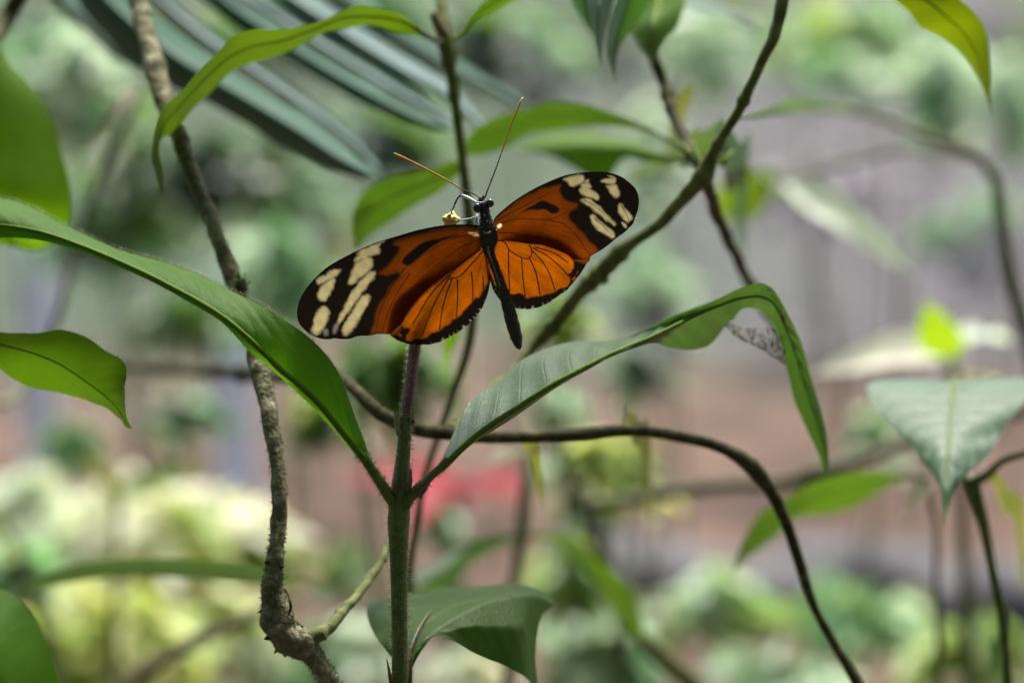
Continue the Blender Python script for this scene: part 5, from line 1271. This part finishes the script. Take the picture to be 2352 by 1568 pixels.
    RF_cream = [z3(p) for p in (
        [(1080, 190), (1150, 165), (1250, 150), (1285, 190), (1240, 235), (1180, 255), (1150, 245), (1120, 210)], [(1270, 215), (1320, 195), (1308, 224)],
        [(1255, 240), (1290, 232), (1340, 240), (1355, 265), (1330, 280), (1260, 262)], [(1240, 285), (1300, 277), (1370, 302), (1410, 340), (1420, 380), (1380, 385), (1320, 360), (1250, 330)],
        [(1250, 400), (1270, 375), (1330, 385), (1400, 430), (1450, 480), (1500, 540), (1560, 590), (1580, 620), (1575, 640), (1530, 610), (1480, 570), (1400, 510), (1330, 450)],
        [(1345, 560), (1380, 545), (1430, 590), (1500, 650), (1560, 710), (1578, 740), (1560, 770), (1520, 750), (1460, 710), (1390, 650)],
        [(1450, 205), (1510, 180), (1580, 190), (1582, 225), (1560, 235), (1500, 225)], [(1500, 255), (1560, 245), (1610, 270), (1630, 320), (1620, 365), (1580, 360), (1540, 320)],
        [(1620, 450), (1640, 430), (1690, 480), (1735, 545), (1748, 580), (1720, 610), (1690, 605), (1650, 550), (1620, 500)])]
    def lay(p, poly):
        n = (wob(p, .09, 13) + .7 * wob(p, .03, 14))[:, None]
        c = ORANGE * .70 * (1 + .30 * n) * streak(p, 1138, 510, 5)[:, None]
        d = np.hypot(p[:, 0] - 1138, p[:, 1] - 520); f = (1 - sm(d, 8, 50))[:, None] * .5; c = c * (1 - f) + BROWN * f
        dd, _ = sdf(p, closed_smooth(RF_black, 3)); f = (1 - sm(dd + 5 * wob(p, .08, 19), 0, 34))[:, None] * .7; c = c * (1 - f) + BROWN * f
        f = (1 - sm(dd + 3 * wob(p, .12, 15), -5, 5))[:, None]; c = c * (1 - f) + BLACK * f
        c = spots(p, c, [RF_bar], BLACK, 3.0, 1.4, 31)
        c = spots(p, c, RF_cream, CREAM * (1 + .16 * wob(p, .25, 78))[:, None], 4.2, 2.6, 41)
        c = spots(p, c, [z3([(1650, 610), (1690, 630), (1695, 665), (1670, 650)]), z3([(1510, 152), (1560, 160), (1595, 182), (1560, 175)])], np.array([.22, .19, .11]), 2.5, 1, 61)
        c = spots(p, c, [z3([(430, 650), (460, 625), (475, 640), (450, 668)])], np.array([.75, .6, .3]), 2.5, .6, 71)
        e, _ = sdf(p, poly); f = (1 - sm(-e, .5, 2.6))[:, None] * .85; c = c * (1 - f) + BLACK * f
        return c
    RF = wing("forewing", root, out, dRf, lay)
    RF["label"] = "right forewing, foreshortened, with black tip and nine cream spots"
    veins(RF, [z3([(420, 720), (560, 712), (700, 738), (860, 752), (950, 772), (1060, 840), (1150, 910), (1225, 970)]), z3([(930, 582), (1100, 640), (1220, 760), (1300, 880), (1342, 940)]), z3([(470, 620), (640, 575), (800, 580), (930, 582), (1060, 535), (1200, 470)]),
               z3([(430, 590), (600, 500), (800, 400), (1000, 290)]), z3([(1640, 440), (1700, 540), (1720, 610)]), z3([(1370, 560), (1460, 640), (1560, 740)]), z3([(1280, 390), (1400, 460), (1500, 560)])], dRf, 1.0, .5)

    # left hindwing ---------------------------------------------------
    out = z1([(1275, 568), (1200, 556), (1080, 608), (950, 696), (826, 796), (730, 905), (690, 1045), (680, 1130), (690, 1180), (720, 1205), (760, 1225), (810, 1240), (880, 1246), (950, 1242), (1010, 1225), (1070, 1195), (1130, 1160), (1190, 1110), (1240, 1060), (1280, 1000), (1308, 930), (1322, 860), (1320, 800), (1306, 710), (1295, 640)])
    LH_or = z2([(2100, 380), (2060, 430), (1900, 560), (1700, 700), (1500, 880), (1350, 1040), (1250, 1180), (1222, 1240), (1245, 1285), (1310, 1290), (1265, 1385), (1310, 1412), (1400, 1400), (1480, 1372), (1600, 1310), (1700, 1250), (1800, 1170), (1900, 1070), (1980, 990), (2050, 930), (2110, 830), (2138, 740), (2145, 640), (2150, 520), (2140, 420)])
    def fringe(p, e, c, seed, sel):
        th = np.arctan2(p[:, 1] - p[:, 1].mean(), p[:, 0] - p[:, 0].mean())
        f = (sm(np.sin(th * 40 + 2.2 * np.sin(th * 9 + seed) + seed), .6, .98) * (1 - sm(-e, 1, 8)) * sel(p) * sm(wob(p, .06, 55), -.3, .5))[:, None] * .40
        return c * (1 - f) + np.array([.42, .38, .34]) * f
    def lay(p, poly):
        n = wob(p, .07, 23)[:, None]
        c = np.tile(BLACK, (len(p), 1))
        o = np.array([0.205, 0.046, 0.0003]) * (1 + .34 * n) * streak(p, 1120, 560, 8)[:, None]
        d, _ = sdf(p, closed_smooth(LH_or, 4)); f = (1 - sm(d + 3 * wob(p, .2, 25), -4, 4))[:, None]
        # brown painted on the part under the forewing, deepening the overlap shade
        c = c * (1 - f) + o * f
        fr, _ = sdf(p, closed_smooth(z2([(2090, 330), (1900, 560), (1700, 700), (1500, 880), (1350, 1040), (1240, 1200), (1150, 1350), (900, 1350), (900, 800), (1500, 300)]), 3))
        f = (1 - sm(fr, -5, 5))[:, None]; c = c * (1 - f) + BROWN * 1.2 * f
        c = spots(p, c, [z2([(1165, 1330), (1200, 1340), (1215, 1370), (1185, 1365)])], BROWN * 1.6, 2.5, 1, 80)
        e, _ = sdf(p, poly)
        return fringe(p, e, c, 1.0, lambda q: (q[:, 1] > 690) * (q[:, 0] > 960))
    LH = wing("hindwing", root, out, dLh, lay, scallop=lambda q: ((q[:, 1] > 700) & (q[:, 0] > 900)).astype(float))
    LH["label"] = "left hindwing, orange with scalloped black border"
    veins(LH, [z2([(2060, 440), (1900, 560), (1750, 690), (1560, 880), (1440, 1060), (1330, 1250)]), z2([(1740, 720), (1590, 970), (1500, 1180), (1430, 1370)]), z2([(1760, 740), (1690, 930), (1640, 1150), (1620, 1300)]), z2([(1810, 760), (1815, 950), (1800, 1160)]),
               z2([(1960, 680), (1975, 850), (1975, 980)]), z2([(2085, 730), (2092, 880)]), z2([(2090, 450), (1960, 600), (1810, 740), (1700, 760)])], dLh, 1.5, 1.3)

    # right hindwing --------------------------------------------------
    out = z3([(360, 760), (440, 690), (560, 610), (700, 572), (900, 590), (1050, 640), (1180, 740), (1270, 840), (1330, 940), (1335, 985), (1310, 1010), (1280, 1060), (1240, 1120), (1200, 1170), (1150, 1230), (1100, 1280), (1020, 1332), (940, 1390), (860, 1430), (760, 1455), (660, 1455), (600, 1438), (540, 1400), (470, 1375), (405, 1295), (362, 1190), (348, 1100), (322, 960), (310, 860)])
    RH_or = z3([(340, 800), (440, 700), (600, 640), (800, 640), (1000, 760), (1120, 900), (1165, 980), (1175, 1040), (1160, 1100), (1128, 1120), (1142, 1180), (1110, 1240), (1040, 1262), (1000, 1290), (940, 1310), (850, 1325), (780, 1335), (720, 1345), (690, 1325), (640, 1305), (580, 1310), (500, 1290), (420, 1220), (385, 1150), (350, 1040), (325, 920)])
    def lay(p, poly):
        n = wob(p, .07, 33)[:, None]
        c = np.tile(BLACK, (len(p), 1))
        o = np.array([0.205, 0.046, 0.0003]) * (1 + .34 * n) * streak(p, 1120, 560, 8)[:, None]
        d, _ = sdf(p, closed_smooth(RH_or, 4)); f = (1 - sm(d + 2.5 * wob(p, .2, 35), -3, 3))[:, None]
        c = c * (1 - f) + o * f
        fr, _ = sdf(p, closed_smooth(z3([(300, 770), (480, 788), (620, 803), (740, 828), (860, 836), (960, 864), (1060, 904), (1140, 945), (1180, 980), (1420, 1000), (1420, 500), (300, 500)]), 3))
        f = (1 - sm(fr, -4, 4))[:, None]; c = c * (1 - f) + BROWN * 1.2 * f  # front area painted brown so the wing overlap looks more shaded
        c = spots(p, c, [z3([(1165, 1165), (1195, 1140), (1198, 1160), (1172, 1180)]), z3([(1205, 1115), (1222, 1085), (1218, 1110)])], ORANGE * .8, 2, .6, 81)
        e, _ = sdf(p, poly)
        return fringe(p, e, c, 2.0, lambda q: (q[:, 1] > 660) * 1.0)
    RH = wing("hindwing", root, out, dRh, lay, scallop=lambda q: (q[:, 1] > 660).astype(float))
    RH["label"] = "right hindwing, orange with dark veins and black border"
    veins(RH, [z3([(420, 790), (500, 800), (540, 870), (660, 950), (740, 965), (762, 940), (770, 890), (745, 830)]), z3([(540, 880), (540, 1000), (552, 1290)]), z3([(670, 960), (675, 1080), (705, 1340)]), z3([(750, 970), (800, 1080), (852, 1325)]),
               z3([(770, 890), (860, 980), (940, 1110), (1000, 1290)]), z3([(780, 860), (920, 940), (1060, 1060), (1132, 1140)]), z3([(800, 850), (1000, 920), (1130, 1010)])], dRh, 1.5, 1.4)

    # body: head, thorax and abdomen in one skin -----------------------
    c2 = zh([(800, 700), (810, 760), (830, 830), (850, 900), (860, 960), (868, 1040), (885, 1130), (905, 1230), (915, 1330), (910, 1400), (905, 1460)]) + zb([(215, 280), (265, 420), (310, 540), (355, 680), (400, 800), (435, 920), (470, 1060), (505, 1190), (535, 1310), (560, 1400), (580, 1470), (588, 1500)])
    hw = np.array([3, 11, 14, 11, 11, 14, 19, 21, 20.5, 17, 13.5, 10, 10, 10.5, 11.5, 13, 15, 15.5, 16, 15, 12, 7, 1.5])
    dd = np.concatenate([np.linspace(.6015, .601, 11), np.linspace(.6005, .5985, 12)]) + np.array([(y - 540) * TILT for x, y in c2])
    wpts = np.array([P(x, y, d) for (x, y), d in zip(c2, dd)])
    n = 240
    c = spline(wpts, n)
    s = np.concatenate([[0], np.cumsum(np.linalg.norm(np.diff(wpts, axis=0), axis=1))]); s /= s[-1]
    uu = np.linspace(0, 1, n)
    r = np.interp(uu, s, hw) * U
    seg = np.where(uu > .40, 1 - .05 * (np.abs(np.sin(uu * 46)) < .18), 1.0)
    v, f = tube_geo(c, r * seg, 22, .03, seed=3)
    body = mesh_obj("body", v, f, FUR, root)
    # pale segment rings and dots
    t, N, B = frames(c)
    for k, uq in enumerate([.60, .66, .72, .78, .84, .90]):
        i = int(uq * (n - 1)); a = np.linspace(2.2, 4.2, 10)
        # ring facing the viewer
        vdir = CAMP - c[i]; vdir /= np.linalg.norm(vdir); sd = np.cross(t[i], vdir); sd /= np.linalg.norm(sd)
        ring = np.array([c[i] + (math.cos(q) * vdir + math.sin(q) * sd) * r[i] * 1.0 for q in np.linspace(-.2, 1.0, 8)])
        tv, tf = tube_geo(ring[:6], .00006, 5); mesh_obj("segment_line", tv, tf, LEG_SEG, body)
    for (x, y, q) in zh([(850, 970), (885, 1060), (790, 1060), (970, 1030), (830, 1220), (940, 1210), (905, 1480), (965, 960)]) and [(a_, b_, k_) for (a_, b_), k_ in zip(zh([(850, 970), (890, 1060), (790, 1070), (965, 1035), (850, 1222), (935, 1215), (905, 1480), (1030, 1190)]), (2.2, 2, 2.6, 2.4, 3, 3, 3.4, 2.4))]:
        tv, tf = tube_geo(PP([(x, y - q, .5992 + (y - 540) * TILT), (x, y, .5989 + (y - 540) * TILT), (x, y + q, .5992 + (y - 540) * TILT)]), np.array([q * .5, q, q * .5]) * U, 8); mesh_obj("pale_dot", tv, tf, CREAMD, body)
    mb = MB(); rs = np.random.RandomState(2)
    for k in range(900):
        i = rs.randint(10, 110); a = rs.rand() * 6.28
        rd = math.cos(a) * N[i] + math.sin(a) * B[i]
        hair_geo(mb, [c[i] + rd * r[i] * .95], [rd + t[i] * .8 + rs.randn(3) * .3], [rs.uniform(.0004, .0011)], .00003)
    o = mb.build("body_fur", FUR, root); o["kind"] = "stuff"
    mb = MB()
    for k in range(700):
        i = rs.randint(14, 225) if k % 3 else rs.randint(20, 105); a = rs.rand() * 6.28
        rd = math.cos(a) * N[i] + math.sin(a) * B[i]
        hair_geo(mb, [c[i] + rd * r[i] * .97], [rd * .6 + t[i] + rs.randn(3) * .3], [rs.uniform(.0003, .0009)], .00004)
    o = mb.build("body_fur", LEG_SEG, root); o["kind"] = "stuff"
    for ln, rr_ in ((zb([(170, 200), (225, 350), (285, 520), (330, 660), (375, 850)]), (3.0, 2.6, 2.4, 2.0, 1.0)), (zh([(905, 1420), (912, 1480), (925, 1540)]), (3, 3.4, 2)), (zh([(840, 1200), (880, 1235), (935, 1215)]), (2, 2.8, 2))):
        tube("olive_line", [(x, y, .5990 + (y - 540) * TILT - (.0008 if y < 600 else 0)) for x, y in ln], np.array(rr_) * U, CREAMD, body, 16, 6, rough=.25, seed=3)
    # eyes
    for (x, y), rr in zip(zh([(745, 860), (932, 790)]), (11, 9.5)):
        cc = P(x, y, .6005 + (y - 540) * TILT); vv, ff = [], []
        for p_ in range(13):
            th = math.pi * p_ / 12
            for q in range(18):
                ph = 2 * math.pi * q / 18
                vv.append(cc + rr * U * np.array([math.sin(th) * math.cos(ph), math.sin(th) * math.sin(ph), 1.05 * math.cos(th)]))
        ff = [(p_ * 18 + q, p_ * 18 + (q + 1) % 18, (p_ + 1) * 18 + (q + 1) % 18, (p_ + 1) * 18 + q) for p_ in range(12) for q in range(18)]
        mesh_obj("eye", vv, ff, EYE, root)
    # palps
    for p_ in ([(800, 760), (790, 720), (780, 700)], [(830, 740), (830, 690), (825, 670)]):
        tube("palp", [(x, y, .6005 + (y - 540) * TILT) for x, y in zh(p_)], np.array([3, 2.4, .8]) * U, FUR, root, 8, 7)
    tube("brow_line", [(x, y, .5993 + (y - 540) * TILT) for x, y in zh([(720, 775), (790, 785), (850, 775), (875, 745)])], np.array([2.2, 2.2, 2.2, 1.2]) * U, LEG_W, body, 10, 6)
    # antennae
    la = zh([(790, 730), (700, 660), (600, 620), (500, 575)]) ; lb = [(1058, 432.8), (1020, 410), (982, 390), (944, 371), (920, 359.5), (905, 353)]
    ol = tube("antenna", [(x, y, .5985 - .0006 * k) for k, (x, y) in enumerate(la)], np.array([1.5, 1.4, 1.4, 1.4]) * U, LEG_D, root, 20, 7)
    tube("antenna_shaft", [(x, y, .5967 - .0012 * k) for k, (x, y) in enumerate(lb)], np.array([1.6, 1.8, 2.0, 2.2, 2.9, 2.4]) * U, ANT, ol, 40, 7)
    ra = [(1113, 455), (1127, 418), (1140, 385), (1152, 350)]; rb = [(1152, 350), (1163, 318), (1175, 285), (1190, 248), (1196, 232), (1201, 224)]
    orr = tube("antenna", [(x, y, .5975 + .0004 * k) for k, (x, y) in enumerate(ra)], np.array([2.2, 2, 1.8, 1.6]) * U, ANT_D, root, 20, 7)
    tube("antenna_shaft", [(x, y, .5987 + .0005 * k) for k, (x, y) in enumerate(rb)], np.array([1.6, 1.6, 1.7, 2.2, 2.6, 1.6]) * U, ANT, orr, 30, 7)
    # legs
    g = tube("leg", [(x, y, d_) for (x, y), d_ in zip(zh([(760, 810), (700, 770), (600, 710), (520, 675)]), (.599, .5992, .600, .601))], np.array([3.6, 4.2, 4, 3]) * U, LEG_W, root, 16, 8)
    tube("lower_leg", [(x, y, d_) for (x, y), d_ in zip(zh([(520, 675), (470, 700), (430, 770), (390, 860), (345, 990)]), (.601, .602, .603, .6042, .6052))], np.array([2.6, 2.2, 2.2, 1.8, 1.3]) * U, LEG_D, g, 16, 7)
    for q in ([(445, 730), (420, 785)], [(408, 820), (388, 865)]):
        tube("pale_band", [(x, y, .6038) for x, y in zh(q)], np.array([3.4, 2.6]) * U, LEG_W, g, 6, 7)
    g = tube("leg", [(x, y, d_) for (x, y), d_ in zip(zh([(760, 1090), (735, 1070), (735, 1010), (745, 960)]), (.6015, .6015, .6015, .6018))], np.array([3.6, 3.8, 3.6, 2.6]) * U, LEG_W, root, 12, 7)
    tube("lower_leg", [(x, y, d_) for (x, y), d_ in zip(zh([(740, 990), (660, 1015), (560, 1035), (470, 1040)]), (.602, .6035, .605, .6065))], np.array([2.4, 2.4, 2.2, 1.6]) * U, LEG_W, g, 12, 7)
    g = tube("leg", [(x, y, d_) for (x, y), d_ in zip(zh([(800, 1180), (700, 1160), (560, 1120)]), (.603, .606, .608))], np.array([3.4, 3, 2]) * U, LEG_W, root, 12, 7)
    tube("lower_leg", [(x, y, d_) for (x, y), d_ in zip(zh([(560, 1120), (480, 1130), (420, 1160)]), (.608, .6095, .610))], np.array([2, 1.8, 1.2]) * U, LEG_D, g, 12, 7)
butterfly()
